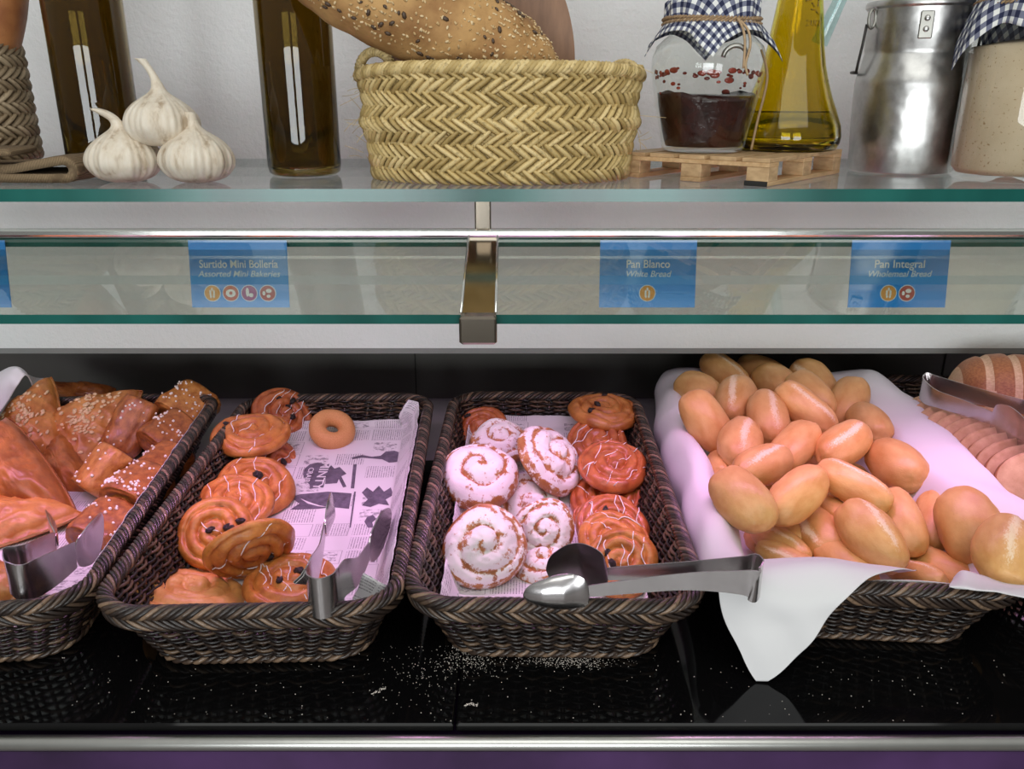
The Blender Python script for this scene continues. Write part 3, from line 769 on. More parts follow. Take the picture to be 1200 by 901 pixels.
# ensaimadas
def bun(k, cx, cy, a, b, phi, sign, z, spin, label):
    me, surf = EN[k]; M, R = face_mat(cx, cy, a, b, phi, sign, z, spin); o = obj('sugared_bun', me, None); o.matrix_world = M; tag(o, label, 'bun', GE); return o
raisin_swirl(5, 566, 505, 33, 28, -10, 1, ZF+.030, 10, 'plain orange swirl at the back left behind the sugared buns', 0, 1, G3, 21)
raisin_swirl(4, 603, 500, 26, 18, 0, 1, ZF+.018, 90, 'small dark swirl peeping out behind the rear sugared bun', 0, 0, G3, 22)
bun(3, 586, 521, 37, 25, 8, 1, ZF+.042, 200, 'rear sugared spiral bun thick with icing sugar, behind the big left one')
bun(2, 619, 590, 38, 36, 20, 1, ZF+.006, 20, 'sugared bun mostly buried in the middle of the pile')
bun(1, 641, 541, 48, 27, 55, 1, ZF+.048, 150, 'sugared bun tipped steeply on its side, brown underside showing')
bun(2, 562, 563, 49, 36, -3, 1, ZF+.040, 250, 'large sugared bun on the left, centre coil low at its left end')
bun(0, 636, 664, 34, 22, -10, 1, ZF+.004, 90, 'bottom sugared bun under the fork end of the tongs')
bun(3, 638, 620, 37, 37, 30, 1, ZF+.032, 60, 'sugared bun with tight pink white coil right of the biggest bun')
bun(0, 567, 642, 51, 50, 0, 1, ZF+.030, 130, 'biggest sugared bun at the front left facing out with broad coil')
raisin_swirl(5, 700, 520, 38, 30, 10, 1, ZF+.034, 30, 'iced red brown swirl under the topmost swirl at the back right', 5, 1, G3, 23)
raisin_swirl(0, 707, 486, 42, 20, 10, 1, ZF+.056, 200, 'topmost golden raisin swirl lying flat against the back right rim', 0, 3, G3, 24)
raisin_swirl(4, 712, 588, 44, 36, 0, 1, ZF+.012, 100, 'deep red swirl hidden beneath the large iced one', 2, 0, G3, 25)
raisin_swirl(5, 718, 548, 43, 30, 12, 1, ZF+.046, 10, 'large iced red brown swirl in the middle of the right row', 4, 0, G3, 26, .9)
raisin_swirl(4, 690, 604, 20, 15, -30, 1, ZF+.008, 0, 'small plain swirl end wedged between the sugared buns and raisin row', 0, 0, G3, 30)
raisin_swirl(4, 718, 618, 44, 38, 10, 1, ZF+.026, 60, 'iced raisin swirl with one dark raisin on its top edge', 5, 2, G3, 27, .8)
raisin_swirl(0, 718, 634, 43, 34, 5, 1, ZF+.027, 130, 'golden raisin swirl between the two nearest the tongs', 4, 0, G3, 28, .8)
raisin_swirl(0, 728, 660, 44, 42, 0, 1, ZF+.022, 45, 'nearest raisin swirl standing behind the spoon tongs', 5, 4, G3, 29, .8)
# ---- turnovers (triangles) and rolled puff pastries
def tri_mesh(seed, mat, H=.42):
    mb = MB(); nr, ntt = 22, 84; vs = []; ridge = []; fs = []
    def B(th):
        k = (th % (2*PI/3))-PI/3
        return 1/(((math.cos(k)/.56)**4+.98**4)**.25)
    for i in range(nr):
        r = i/(nr-1)
        for k in range(ntt):
            th = 2*PI*k/ntt; b = B(th); x, y = r*b*math.cos(th), r*b*math.sin(th)
            z = H*max(0, 1-r**2.6)**.55+.20*H
            z += nz((x*.8, y*.8, seed), 2.6, seed)*.10-abs(nz((x, y*2.2, z), 4, seed+3))*.09*min(1, r*1.6)-abs(nz((x*2, y, z), 9, seed+5))*.03
            vs.append(Vector((x, y, z))); ridge.append(.9)
    lay = [(1.015, .17, .9), (1.0, .14, .1), (1.02, .10, .25), (1.0, .06, .1), (1.0, .03, .5), (.92, 0, .6), (.4, 0, .6), (0, 0, .6)]
    for s_, z, rd in lay:
        for k in range(ntt):
            th = 2*PI*k/ntt; b = B(th)*s_; vs.append(Vector((b*math.cos(th), b*math.sin(th), z*H*1.3))); ridge.append(rd)
    for i in range(nr+len(lay)-1):
        for k in range(ntt):
            a, b = i*ntt+k, i*ntt+(k+1) % ntt; fs.append((a, a+ntt, b+ntt, b))
    mb.add(vs, fs); return mb.mesh('turnover', MAT[mat], attr={'ridge': ridge})
TRI = [tri_mesh(1, 'puff'), tri_mesh(2, 'puff2'), tri_mesh(3, 'puff', .5)]
def grains(parent, fn, n, seed, size, mat, name):
    rnd = random.Random(seed); mb = MB()
    for k in range(n):
        p, nrm = fn(rnd)
        q = nrm.to_track_quat('Z', 'Y').to_matrix() @ Matrix.Rotation(rnd.uniform(0, 6), 3, 'Z')
        s = size*rnd.uniform(.7, 1.4); mb.blob(p, (s, s*.8, s*.6), q, 6, 4)
    o = obj(name, mb, parent, mat); o['kind'] = 'stuff'; return o
def turnover(k, pts, zc, tilt, thick, label, flakes=0, seed=0, fm='flake', side=0):
    cx_, cy_ = sum(p[0] for p in pts)/3, sum(p[1] for p in pts)/3; ctr_ = on_z(cx_, cy_, zc)
    nn_ = Matrix.Rotation(math.radians(side), 3, 'Y') @ Vector((0, -math.sin(math.radians(tilt)), math.cos(math.radians(tilt))))
    P = []
    for x, y in pts:
        d = ray(x, y); P.append(d*(ctr_.dot(nn_)/d.dot(nn_)))
    C0 = [Vector((.90*math.cos(2*PI*i/3), .90*math.sin(2*PI*i/3))) for i in range(3)]
    ctr_ = (P[0]+P[1]+P[2])/3
    A = Matrix(((C0[0].x, C0[0].y, 1), (C0[1].x, C0[1].y, 1), (C0[2].x, C0[2].y, 1))).inverted()
    ax = [sum((P[j]*A[0][j] for j in range(3)), Vector()), sum((P[j]*A[1][j] for j in range(3)), Vector())]
    n = ax[0].cross(ax[1]).normalized()
    if n.dot(-ctr_) < 0: ax[1] = -ax[1]; n = -n
    if (ax[0].cross(ax[1])).dot(n) < 0: n = -n
    M = frame(ctr_-n*thick*.3, ax[0], ax[1], n*thick/.38)
    o = obj('puff_turnover', TRI[k], None); o.matrix_world = M; tag(o, label, 'pastry', 'triangular puff turnovers')
    if flakes:
        me = TRI[k]; cand = [v for v in me.vertices if v.index < 22*84 and v.co.z > .30 and v.co.length < .75]
        mb = MB(); rnd = random.Random(seed); Mi3 = M.to_3x3().inverted()
        for q in range(flakes):
            v = rnd.choice(cand); s = .0034*rnd.uniform(.6, 1.3)
            Rm = Mi3 @ (Matrix.Rotation(rnd.uniform(0, 6), 3, n) @ frame(Vector(), M.col[0].to_3d().normalized(), n.cross(M.col[0].to_3d()).normalized(), n).to_3x3())
            mb.blob(v.co+Mi3 @ (n*.0006), (s, s*.7, s*.3), Rm, 6, 3)
        f = obj('sugar_flakes', mb, o, MAT[fm]); f['kind'] = 'stuff'
    return o
def puff_mesh(seed, mat):
    """rolled pastry lying along x (length 2), y half width 1 (scaled), z half height 1; spiral shows on both ends."""
    mb = MB(); vs = []; fs = []; ridge = []; nx, na = 26, 60
    prof = [(-1.0+2*i/(nx-1)) for i in range(nx)]
    def section(th): 
        c, s = math.cos(th), math.sin(th); e = 2/2.7
        return math.copysign(abs(c)**e, c), math.copysign(abs(s)**e, s)
    rows = []
    def put(x, sc, rd, wob=0):
        row = []
        for k in range(na):
            th = 2*PI*k/na; y, z = section(th); lip = 1+.05*math.exp(-((th-2.2)/.22)**2)-.05*math.exp(-((th-1.9)/.12)**2)
            p = Vector((x, y*sc*lip, z*sc*lip)); w = nz((x*1.2, y, z), 1.7, seed)*.07+nz((x*.4, y*2.5, z*2.5), 2.2, seed)*.03
            p.y *= 1+w; p.z *= 1+w
            s_ = sc*2.6-th/(2*PI); fr = (s_ % 1)*2-1; rg = math.sqrt(max(0, 1-fr*fr))
            if wob: p.x += math.copysign(1, x)*(.14*(rg-.6)*(1 if sc > .12 else 0)-.03*sc)
            vs.append(p); ridge.append((.05+.5*rg) if rd is None else rd)
        return
    for sc in (0.02, .14, .26, .38, .5, .62, .74, .84): put(-1, sc, None, 1)
    for x in prof:
        e = (1-abs(x)**7*.10)
        put(x, e, .9 if abs(x) < .97 else .5)
    for sc in (.84, .74, .62, .5, .38, .26, .14, .02): put(1, sc, None, 1)
    nrw = len(vs)//na
    for i in range(nrw-1):
        for k in range(na):
            a, b = i*na+k, i*na+(k+1) % na; fs.append((a, b, b+na, a+na))
    mb.add(vs, fs); return mb.mesh('puff', MAT[mat], attr={'ridge': ridge})
PU = [puff_mesh(1, 'puff'), puff_mesh(2, 'puff2'), puff_mesh(5, 'puff')]
def axis3(x1, y1, x2, y2, z, L0, far=1):
    """3-D axis seen between two picture points, of true length L0; far=1: upper end leans away."""
    C = on_z((x1+x2)/2, (y1+y2)/2, z); dep = C.dot(FW); v = C.normalized()
    rt = (RT-v*RT.dot(v)).normalized(); up = rt.cross(v).normalized()
    if up.dot(UP) < 0: up = -up
    lat = (rt*(x2-x1)-up*(y2-y1))*dep/F
    if lat.length >= L0*.995: return C, lat, v
    k = math.sqrt(L0*L0-lat.length_squared)
    upend = 1 if y2 <= y1 else -1
    return C, lat+v*k*upend*far, v
def roll_frame(C, ax, v, spin, ry, rz):
    x = ax.normalized(); zr = (-v*.55+Vector((0, 0, 1))*.85); zr = zr-x*zr.dot(x)
    if zr.length < 1e-4: zr = -v
    zr = Matrix.Rotation(math.radians(spin), 3, x) @ zr.normalized(); y = zr.cross(x)
    return frame(C, x*(ax.length/2), y*ry, zr*rz)
def puff_roll(k, x1, y1, x2, y2, z, L0, ry, rz, label, spin=0, pearls=35, seed=0, far=1, band=(0, .5)):
    C, ax, v = axis3(x1, y1, x2, y2, z, L0, far); M = roll_frame(C, ax, v, spin, ry, rz)
    o = obj('puff_roll', PU[k], None); o.matrix_world = M; tag(o, label, 'pastry', 'rolled puff pastries with pearl sugar')
    if pearls:
        rnd = random.Random(seed); mb = MB(); M3i = M.to_3x3().inverted(); hx_, ry_, rz_ = M.col[0].to_3d().length, ry, rz
        cand = [w for w in PU[k].vertices if w.co.z > .55 and abs(w.co.x) < .9]
        for q in range(pearls):
            w = rnd.choice(cand)
            for _ in range(6):
                if abs(w.co.x-band[0]) > band[1]*abs(rnd.gauss(0, 1)): w = rnd.choice(cand)
            s = .0017*rnd.uniform(.7, 1.3); D = Matrix.Diagonal((s/hx_, s/ry_, s/rz_))
            c = w.co+Vector((rnd.uniform(-.05, .05), rnd.uniform(-.05, .05), .0006/rz_)); mb.blob(c, 1.0, D, 6, 4)
        f = obj('pearl_sugar', mb, o, MAT['pearl']); f['kind'] = 'stuff'
    return o
turnover(0, [(60, 440), (96, 506), (118, 458)], ZF+.035, 30, .020, 'rearmost turnover standing up against the back rim', 0)
turnover(2, [(40, 462), (58, 540), (96, 500)], ZF+.02, 35, .018, 'turnover tucked behind the flaky one, only its top edge showing', 0)
turnover(0, [(30, 570), (100, 580), (84, 505)], ZF+.010, 20, .022, 'dark turnover at the bottom between the big front triangle and the tall one', 0)
turnover(1, [(66, 478), (98, 572), (152, 458)], ZF+.040, 38, .028, 'tall turnover with a patch of sugar flakes in the middle of the basket', 120, 4)
turnover(1, [(-12, 505), (84, 540), (46, 448)], ZF+.050, 38, .028, 'flaky turnover lying on top at the left with split front edge', 80, 5)
turnover(2, [(-40, 596), (94, 600), (6, 492)], ZF+.034, 36, .032, 'biggest dark glossy turnover at the front left', 0)
turnover(1, [(-60, 650), (98, 597), (-50, 580)], ZF+.014, 8, .026, 'long golden turnover lying flat in front of the dark triangle', 0)
turnover(1, [(-75, 735), (38, 690), (-40, 640)], ZF+.012, 10, .024, 'golden turnover corner at the left frame edge behind the tongs bend', 0)
puff_roll(1, 203, 489, 238, 462, ZF+.052, .062, .036, .019, 'topmost pearl sugared puff roll in the back right corner', 5, 60, 1, band=(.1, .35))
puff_roll(0, 140, 528, 166, 470, ZF+.044, .075, .026, .021, 'plain brown puff roll standing in the middle beside the back corner pair', 20, 16, 2, band=(.8, .2))
puff_roll(0, 180, 524, 218, 496, ZF+.034, .062, .032, .020, 'pearl sugared puff roll right under the topmost one', 10, 42, 3, band=(0, .3))
puff_roll(2, 175, 560, 208, 530, ZF+.020, .060, .028, .018, 'puff roll half hidden behind the heavily sugared front one', 0, 20, 4)
puff_roll(1, 105, 574, 136, 528, ZF+.032, .050, .032, .021, 'light puff roll with its spiral end turned to the front', -40, 18, 5, band=(-.8, .2))
puff_roll(0, 144, 588, 180, 556, ZF+.028, .062, .032, .021, 'dark puff roll with a thick clump of pearl sugar at its front', -10, 70, 6, band=(-.6, .35))
puff_roll(2, 106, 636, 140, 598, ZF+.012, .060, .030, .020, 'lowest puff roll behind the tongs jaws by the paper edge', 0, 22, 7, band=(.3, .4))
# ================================================================= BREAD ROLLS
def roll_mesh(seed, split=True, dots=False):
    nu, nv = 44, 36; vs = []; fs = []; ridge = []
    for j in range(nv+1):
        a = -PI/2+PI*j/nv
        for k in range(nu):
            b = 2*PI*k/nu
            x = math.copysign(abs(math.sin(a))**.86, math.sin(a)); cr = math.cos(a)**.82 if math.cos(a) > 0 else 0
            y, z = cr*math.cos(b), cr*math.sin(b)
            if z < 0: z *= .82
            g = 0
            if split and z > 0:
                yy = y+.12*math.sin(x*2.2+seed)+.05*nz((x*3, 0, seed), 1.5); g = math.exp(-(yy/.20)**2)*max(0, 1-abs(x)**3*1.15)
                z -= .13*math.exp(-((yy-.10)/.06)**2)*max(0, 1-abs(x)**2*1.2)-.05*g
            p = Vector((x, y, z)); p *= 1+.085*nz(p, 1.2, seed)+.022*nz(p, 4, seed)+.006*nz(p, 12, seed)
            if dots and z > .2:
                d = math.sin(x*34)*math.sin(y*30+x*5); p *= 1-.010*max(0, d)
                
            vs.append(p); ridge.append(g)
    for j in range(nv):
        for k in range(nu):
            fs.append((j*nu+k, j*nu+(k+1) % nu, (j+1)*nu+(k+1) % nu, (j+1)*nu+k))
    # orient outward
    mb = MB(); mb.add(vs, [tuple(reversed(f)) for f in fs]); return mb.mesh('roll', MAT['roll'], attr={'ridge': ridge})
RO = [roll_mesh(1), roll_mesh(2), roll_mesh(3), roll_mesh(4, False), roll_mesh(5, False), roll_mesh(6, False, True)]
for me in RO:
    if me.polygons[500].normal.dot(me.polygons[500].center) < 0: me.flip_normals()
for me in PU+TRI:
    pass
# (mesh, x1,y1,x2,y2, height over rim, width px, spin, label)
ROLLS = [
 (3, 866, 424, 925, 450, .030, 36, 0, 'long smooth roll at the very back, second from the left on the ridge'),
 (1, 826, 418, 872, 458, .034, 38, -20, 'rearmost left roll on the ridge with a pale floury stripe'),
 (4, 892, 438, 922, 456, .036, 40, 0, 'reddish roll end in front of the long rear roll'),
 (2, 934, 428, 972, 472, .030, 44, 25, 'rear right roll with cracked pale top edge'),
 (4, 930, 440, 968, 486, .038, 42, 0, 'smooth roll leaning in front of the cracked rear right one'),
 (5, 800, 448, 836, 468, .030, 42, 10, 'short roll end at the back left touching the cloth'),
 (4, 1004, 446, 984, 496, .028, 42, 0, 'smooth upright roll at the back right against the cloth'),
 (3, 1004, 480, 1032, 514, .020, 42, 0, 'round roll below the upright back right one by the cloth'),
 (2, 868, 446, 854, 492, .040, 44, 10, 'roll with crinkled top and a white fleck, left of the upright split roll'),
 (1, 914, 452, 974, 508, .044, 42, -10, 'long roll with a wide pale split slanting down to the right'),
 (0, 892, 460, 908, 520, .038, 46, -18, 'upright oval roll with a speckled split on its right side'),
 (4, 806, 458, 848, 528, .036, 46, 0, 'long smooth roll at the left edge over the cloth'),
 (3, 842, 534, 846, 556, .004, 30, 0, 'small hidden roll end low beside the left cloth'),
 (4, 838, 520, 880, 540, .006, 36, 0, 'buried roll in shade under the long left smooth one'),
 (0, 872, 497, 864, 545, .030, 50, -15, 'squat roll with a vertical crease left of centre'),
 (4, 952, 500, 912, 545, .028, 44, 0, 'smooth roll slanting up to the right at the centre of the heap'),
 (1, 964, 538, 1012, 504, .030, 46, 5, 'split roll with a toasted seam right of centre'),
 (3, 1028, 524, 1074, 568, .012, 54, 0, 'plump smooth roll at the right against the cloth fold'),
 (2, 866, 558, 922, 534, .030, 46, 0, 'roll with a torn green brown seam above the front left pair'),
 (3, 1066, 560, 1094, 602, -.020, 40, 0, 'shaded roll deep under the plump right one'),
 (4, 955, 585, 985, 605, .000, 30, 0, 'sliver of a roll below the centre crossing pair'),
 (1, 962, 546, 1038, 596, .030, 46, -28, 'long roll with pale split lying across the middle of the heap'),
 (3, 962, 552, 904, 610, .030, 50, 0, 'smooth roll slanting up right beside the big front left one'),
 (4, 846, 556, 894, 616, .036, 58, 0, 'big smooth roll at the front left hanging over the cloth'),
 (3, 905, 602, 940, 640, -.020, 40, 0, 'dark hidden roll under the front left pair'),
 (2, 884, 616, 942, 656, -.020, 36, 0, 'partly covered roll just above the front left corner roll'),
 (0, 950, 604, 976, 652, -.012, 54, 40, 'roll with a small notch beneath the crossing middle roll'),
 (4, 1044, 574, 1068, 648, .004, 46, 0, 'smooth roll behind the big split one at the front'),
 (0, 993, 590, 1045, 666, .012, 60, -24, 'big roll with a long speckled split at the front centre'),
 (3, 1094, 578, 1092, 644, -.010, 38, 0, 'narrow upright roll beside the dimpled one'),
 (5, 1124, 576, 1150, 660, .012, 66, 15, 'dimpled brown bottomed roll standing on end at the right'),
 (4, 1066, 646, 1142, 690, -.028, 40, 0, 'reddish roll lying low below the dimpled one'),
 (1, 1048, 666, 1100, 684, -.030, 36, -10, 'small roll at the front rim between two cloth folds'),
 (0, 1184, 612, 1172, 682, .026, 66, -12, 'large roll at the front right frame edge with a vertical seam'),
 (2, 890, 640, 974, 688, -.024, 36, 10, 'front left roll with a dark nick lying along the cloth edge'),
 (4, 962, 634, 1016, 690, -.016, 46, 0, 'smooth front roll between the nicked one and the big split one'),
]
for k, x1, y1, x2, y2, h, w, spin, lab in ROLLS:
    C, ax, v = axis3(x1, y1, x2, y2, ZR+h-.012, .086); ry = w*1.08/2*C.dot(FW)/F
    o = obj('bread_roll', RO[k], None); o.matrix_world = roll_frame(C, ax, v, spin, ry, ry*.92); tag(o, lab, 'bread roll', 'bread rolls heaped in the cloth')
# a few rolls carrying the heap
for i, (xl, yl, zl, a) in enumerate(((-.05, -.10, .035, 20), (.04, -.06, .035, 80), (-.045, .0, .036, 130), (.05, .04, .036, 10), (-.05, .1, .036, 60), (.03, .13, .036, 100), (-.04, .19, .037, 30), (.05, .2, .037, 140))):
    o = obj('bread_roll', RO[3+i % 2], None)
    o.matrix_world = BASK[3] @ (Matrix.Translation((xl, yl, zl)) @ Matrix.Rotation(math.radians(a), 4, 'Z') @ Matrix.Diagonal((.043, .025, .023, 1)))
    tag(o, 'roll buried at the bottom of the heap under the visible rolls', 'bread roll', 'buried rolls under the heap')
# ================================================================= NAPKIN
def catmull(p, t):
    n = len(p); f = t*(n-1); i = min(int(f), n-2); u = f-i
    a, b, c, d = p[max(i-1, 0)], p[i], p[i+1], p[min(i+2, n-1)]
    return (b*2+(c-a)*u+(a*2-b*5+c*4-d)*u*u+(b*3-a-c*3+d)*u*u*u)*.5
def patch(rows, nu, nv, fold=.003, seed=0, fs=22):
    mb = MB()
    def fn(u, v):
        pr = [catmull(r, u) for r in rows]; p = catmull(pr, v)
        return p+Vector((nz(p, fs, seed), nz(p, fs, seed+7), nz(p, fs, seed+13)))*fold
    mb.grid(fn, nu, nv); return mb
MB4 = BASK[3]
def row(yl, prof, dz=0): return [MB4 @ Vector((x, yl+(q[0] if q else 0), z+dz)) for x, z, *q in prof]
mid = [(-.158, .030), (-.160, .062), (-.147, .088), (-.128, .092), (-.110, .066), (-.095, .022), (-.05, .0135), (.05, .0135), (.092, .022), (.104, .05), (.118, .084), (.138, .094), (.165, .097), (.188, .088), (.198, .060)]
def shp(yl, k=1.0, lo=0.0, rt=0.0):
    return row(yl, [(x+(rt if x > .11 else 0)-(lo if x < -.12 else 0), z) for x, z in mid])
rows = []
rows.append(row(.292, [(-.150, .045), (-.150, .065), (-.140, .085), (-.125, .093), (-.105, .095), (-.08, .094), (-.04, .093), (.04, .092), (.075, .092), (.10, .094), (.122, .098), (.146, .098), (.170, .09), (.185, .08), (.195, .06)]))
rows.append(row(.266, [(-.155, .040), (-.156, .065), (-.144, .088), (-.125, .097), (-.108, .096), (-.09, .094), (-.05, .092), (.05, .092), (.088, .093), (.106, .096), (.122, .102), (.146, .104), (.170, .097), (.186, .085), (.196, .062)]))
rows.append(row(.248, [(-.155, .040), (-.157, .065), (-.145, .088), (-.125, .093), (-.108, .075), (-.09, .06), (-.05, .055), (.05, .055), (.088, .06), (.106, .078), (.122, .097), (.146, .106), (.170, .10), (.186, .087), (.197, .062)]))
rows.append(shp(.19)); rows.append(shp(.10, lo=.006, rt=.004)); rows.append(shp(.0, rt=-.002)); rows.append(shp(-.10, lo=-.006, rt=.004))
rows.append(shp(-.19, rt=.010))
rows.append(row(-.235, [(-.155, .052), (-.158, .068), (-.147, .086), (-.128, .09), (-.11, .072), (-.095, .04), (-.05, .03), (.05, .03), (.09, .036), (.106, .064), (.122, .088), (.146, .092), (.172, .085), (.19, .075), (.2, .05)]))
rows.append(row(-.252, [(-.150, .066), (-.152, .076), (-.145, .088), (-.128, .092), (-.112, .086), (-.095, .08), (-.05, .078), (.0, .078), (.07, .078), (.1, .08), (.122, .088), (.146, .088), (.17, .08), (.188, .07), (.198, .05)]))
nap = thing('cloth_napkin', 'white cloth napkin lining the bread roll basket, one corner hanging over the front', 'napkin', MB4.translation+Vector((0, 0, .012)))
mb = patch(rows, 110, 110, .009, 4, 15); Mi = Matrix.Translation(-nap.location)
o = obj('lining', mb, nap, MAT['cloth'], M=Mi); sd = o.modifiers.new('thickness', 'SOLIDIFY'); sd.thickness = .0009; sd.offset = 1
def pz(px, py, z): return on_z(px, py, z)
def py_(px, py, y): return on_y(px, py, y)
# hanging corner, front left
def wp(px, y, z): return Vector(((px-600)/F*(y*CT-z*ST), y, z))
flap = [[wp(a+(b-a)*t, y+dy*t, z+.006*math.sin(t*PI)*(1 if z > -.41 else 0)) for t in (0, .2, .4, .6, .8, 1)] for a, b, y, dy, z in (
 (850, 1075, .705, -.01, -.428), (848, 1062, .672, -.01, -.404), (843, 1022, .648, -.012, -.3985), (843, 990, .630, -.014, -.411), (853, 962, .622, -.006, -.440), (870, 932, .616, -.002, -.468), (889, 903, .611, 0, -.4865))]
mb = patch(flap, 60, 60, .0045, 9, 20)
for v in mb.v:
    k = max(0, min(1, (-.405-v.z)/.03)); v.y += .0022*k*math.sin((v.x*1.6+v.z*.8)*75)*math.exp(-((v.z+.45)/.045)**2)

o = obj('hanging_corner', mb, nap, MAT['cloth'], M=Mi); sd = o.modifiers.new('thickness', 'SOLIDIFY'); sd.thickness = .0009; sd.offset = 1
# folded-in edge at the front right
fl2 = [[pz(1118, 676, ZR+.000), pz(1128, 668, ZR+.012), pz(1150, 674, ZR+.006), pz(1180, 682, ZR+.004), pz(1215, 684, ZR+.004)],
       [pz(1112, 686, ZR+.010), pz(1130, 684, ZR+.013), pz(1150, 688, ZR+.012), pz(1180, 690, ZR+.012), pz(1220, 688, ZR+.012)],
       [pz(1120, 690, ZR+.008), pz(1140, 691, ZR+.012), pz(1165, 693, ZR+.012), pz(1185, 697, ZR+.012), pz(1225, 705, ZR+.012)]]
mb = patch(fl2, 30, 16, .001, 3, 30); o = obj('folded_edge', mb, nap, MAT['cloth'], M=Mi); sd = o.modifiers.new('thickness', 'SOLIDIFY'); sd.thickness = .0009; sd.offset = 1
# napkin at the far left, looped over the rim
lp = [[pz(-60, 520, ZR+.0), pz(-20, 500, ZR+.02), pz(2, 480, ZR+.02), pz(18, 455, ZR+.03), pz(30, 440, ZR+.045), pz(38, 447, ZR+.03), pz(40, 458, ZR+.012), pz(48, 458, ZR+.010), pz(55, 446, ZR+.016)],
      [pz(-60, 490, ZR+.01), pz(-25, 470, ZR+.03), pz(-5, 452, ZR+.035), pz(8, 440, ZR+.045), pz(22, 431, ZR+.055), pz(33, 437, ZR+.04), pz(38, 447, ZR+.022), pz(48, 448, ZR+.014), pz(56, 443, ZR+.016)],
      [pz(-60, 455, ZR+.02), pz(-25, 448, ZR+.03), pz(-8, 440, ZR+.035), pz(5, 433, ZR+.045), pz(18, 429, ZR+.055), pz(28, 432, ZR+.045), pz(36, 440, ZR+.03), pz(48, 443, ZR+.018), pz(57, 442, ZR+.016)]]
mb = patch(lp, 60, 16, .002, 5, 30); o = obj('cloth_napkin', mb, None, MAT['cloth']); sd = o.modifiers.new('thickness', 'SOLIDIFY'); sd.thickness = .0012
tag(o, 'rumpled white napkin corner over the turnover basket rim, far left', 'napkin')
# ================================================================= TONGS
def ribbon(pts, widths, up, bows, nw=9, th=.0011):
    """strip along pts; width lies along up (projected); bow pushes the middle sideways."""
    mb = MB(); n = len(pts)
    front = []; 
    for s_ in (0, 1):
        for i in range(n):
            t = (pts[min(i+1, n-1)]-pts[max(i-1, 0)]).normalized(); u = (up-t*up.dot(t)).normalized(); sd = t.cross(u)
            for k in range(nw):
                q = -1+2*k/(nw-1); mb.v.append(pts[i]+u*(q*widths[i]/2)+sd*(bows[i]*(1-q*q)+(th if s_ else 0)))
    S = n*nw
    for i in range(n-1):
        for k in range(nw-1):
            a = i*nw+k; mb.face((a, a+1, a+nw+1, a+nw)); mb.face((S+a, S+a+nw, S+a+nw+1, S+a+1))
    for i in range(n-1):
        for k in (0, nw-1):
            a = i*nw+k; f = (a, a+nw, S+a+nw, S+a); mb.face(f if k == 0 else tuple(reversed(f)))
    for i in (0, n-1):
        for k in range(nw-1):
            a = i*nw+k; f = (a, S+a, S+a+1, a+1); mb.face(f if i == 0 else tuple(reversed(f)))
    return mb
def smooth_path(ctrl, n): return [catmull([Vector(c) for c in ctrl], i/(n-1)) for i in range(n)]
def lerp_list(vals, n):
    out = []
    for i in range(n):
        f = i/(n-1)*(len(vals)-1); k = min(int(f), len(vals)-2); out.append(vals[k]+(vals[k+1]-vals[k])*(f-k))
    return out
def tongs(label, base, handle, hw, arms, up=Vector((0, 0, 1))):
    r = thing('serving_tongs', label, 'tongs', base); M = Matrix.Translation(-Vector(base))
    mb = ribbon(smooth_path(handle, 70), lerp_list(hw, 70), up, [0]*70); autosmooth(obj('handle', mb, r, MAT['steel_dark'], M=M), 50)
    for ctrl, ws, bw in arms:
        n = 36; pts = smooth_path(ctrl, n); W = []
        for i in range(n):
            f = i/(n-1); W.append(lerp_list(ws, 101)[int(f*100)])
        mb = ribbon(pts, W, up, [b for b in lerp_list(bw, n)], 11); autosmooth(obj('jaw', mb, r, MAT['steel_dark'], M=M), 60)
    return r
def dp(px, py, d): return at_d(px, py, d)
# big tongs lying across the sugared buns, bend at the right
def ell(wmax, n=14, neck=.010):
    return [neck*1.0]+[max(.002, wmax*math.sin(PI*min(1, .16+.84*(i/n)))**.6) for i in range(n)]+[.002]
h1 = on_z(888, 672, ZR+.028); 
A1, A0 = on_z(712, 672, ZR+.020), on_z(800, 668, ZR+.026)
Bm, B0 = on_z(690, 693, ZR+.014), on_z(800, 682, ZR+.022)
bend_c = on_z(884, 678, ZR+.026)
bA, bB = on_z(868, 664, ZR+.028), on_z(870, 683, ZR+.026)
tip = on_z(893, 676, ZR+.026)
tongs('steel tongs with spoon and fork ends lying across the sugared bun basket', on_z(800, 690, ZR+.005),
      [A1, A0, bA, on_z(884, 665, ZR+.028), tip, on_z(887, 686, ZR+.025), bB, B0, Bm], [.012, .017, .021, .028, .033, .033, .023, .016, .011],
      [([A1, on_z(690, 669, ZR+.018), on_z(665, 667, ZR+.016), on_z(640, 668, ZR+.014)], ell(.052), [0, .004, .008, .006, 0]),
       ([Bm, on_z(672, 694, ZR+.012), on_z(645, 696, ZR+.010), on_z(613, 698, ZR+.008)], ell(.036), [0, -.004, -.008, -.006, 0])])
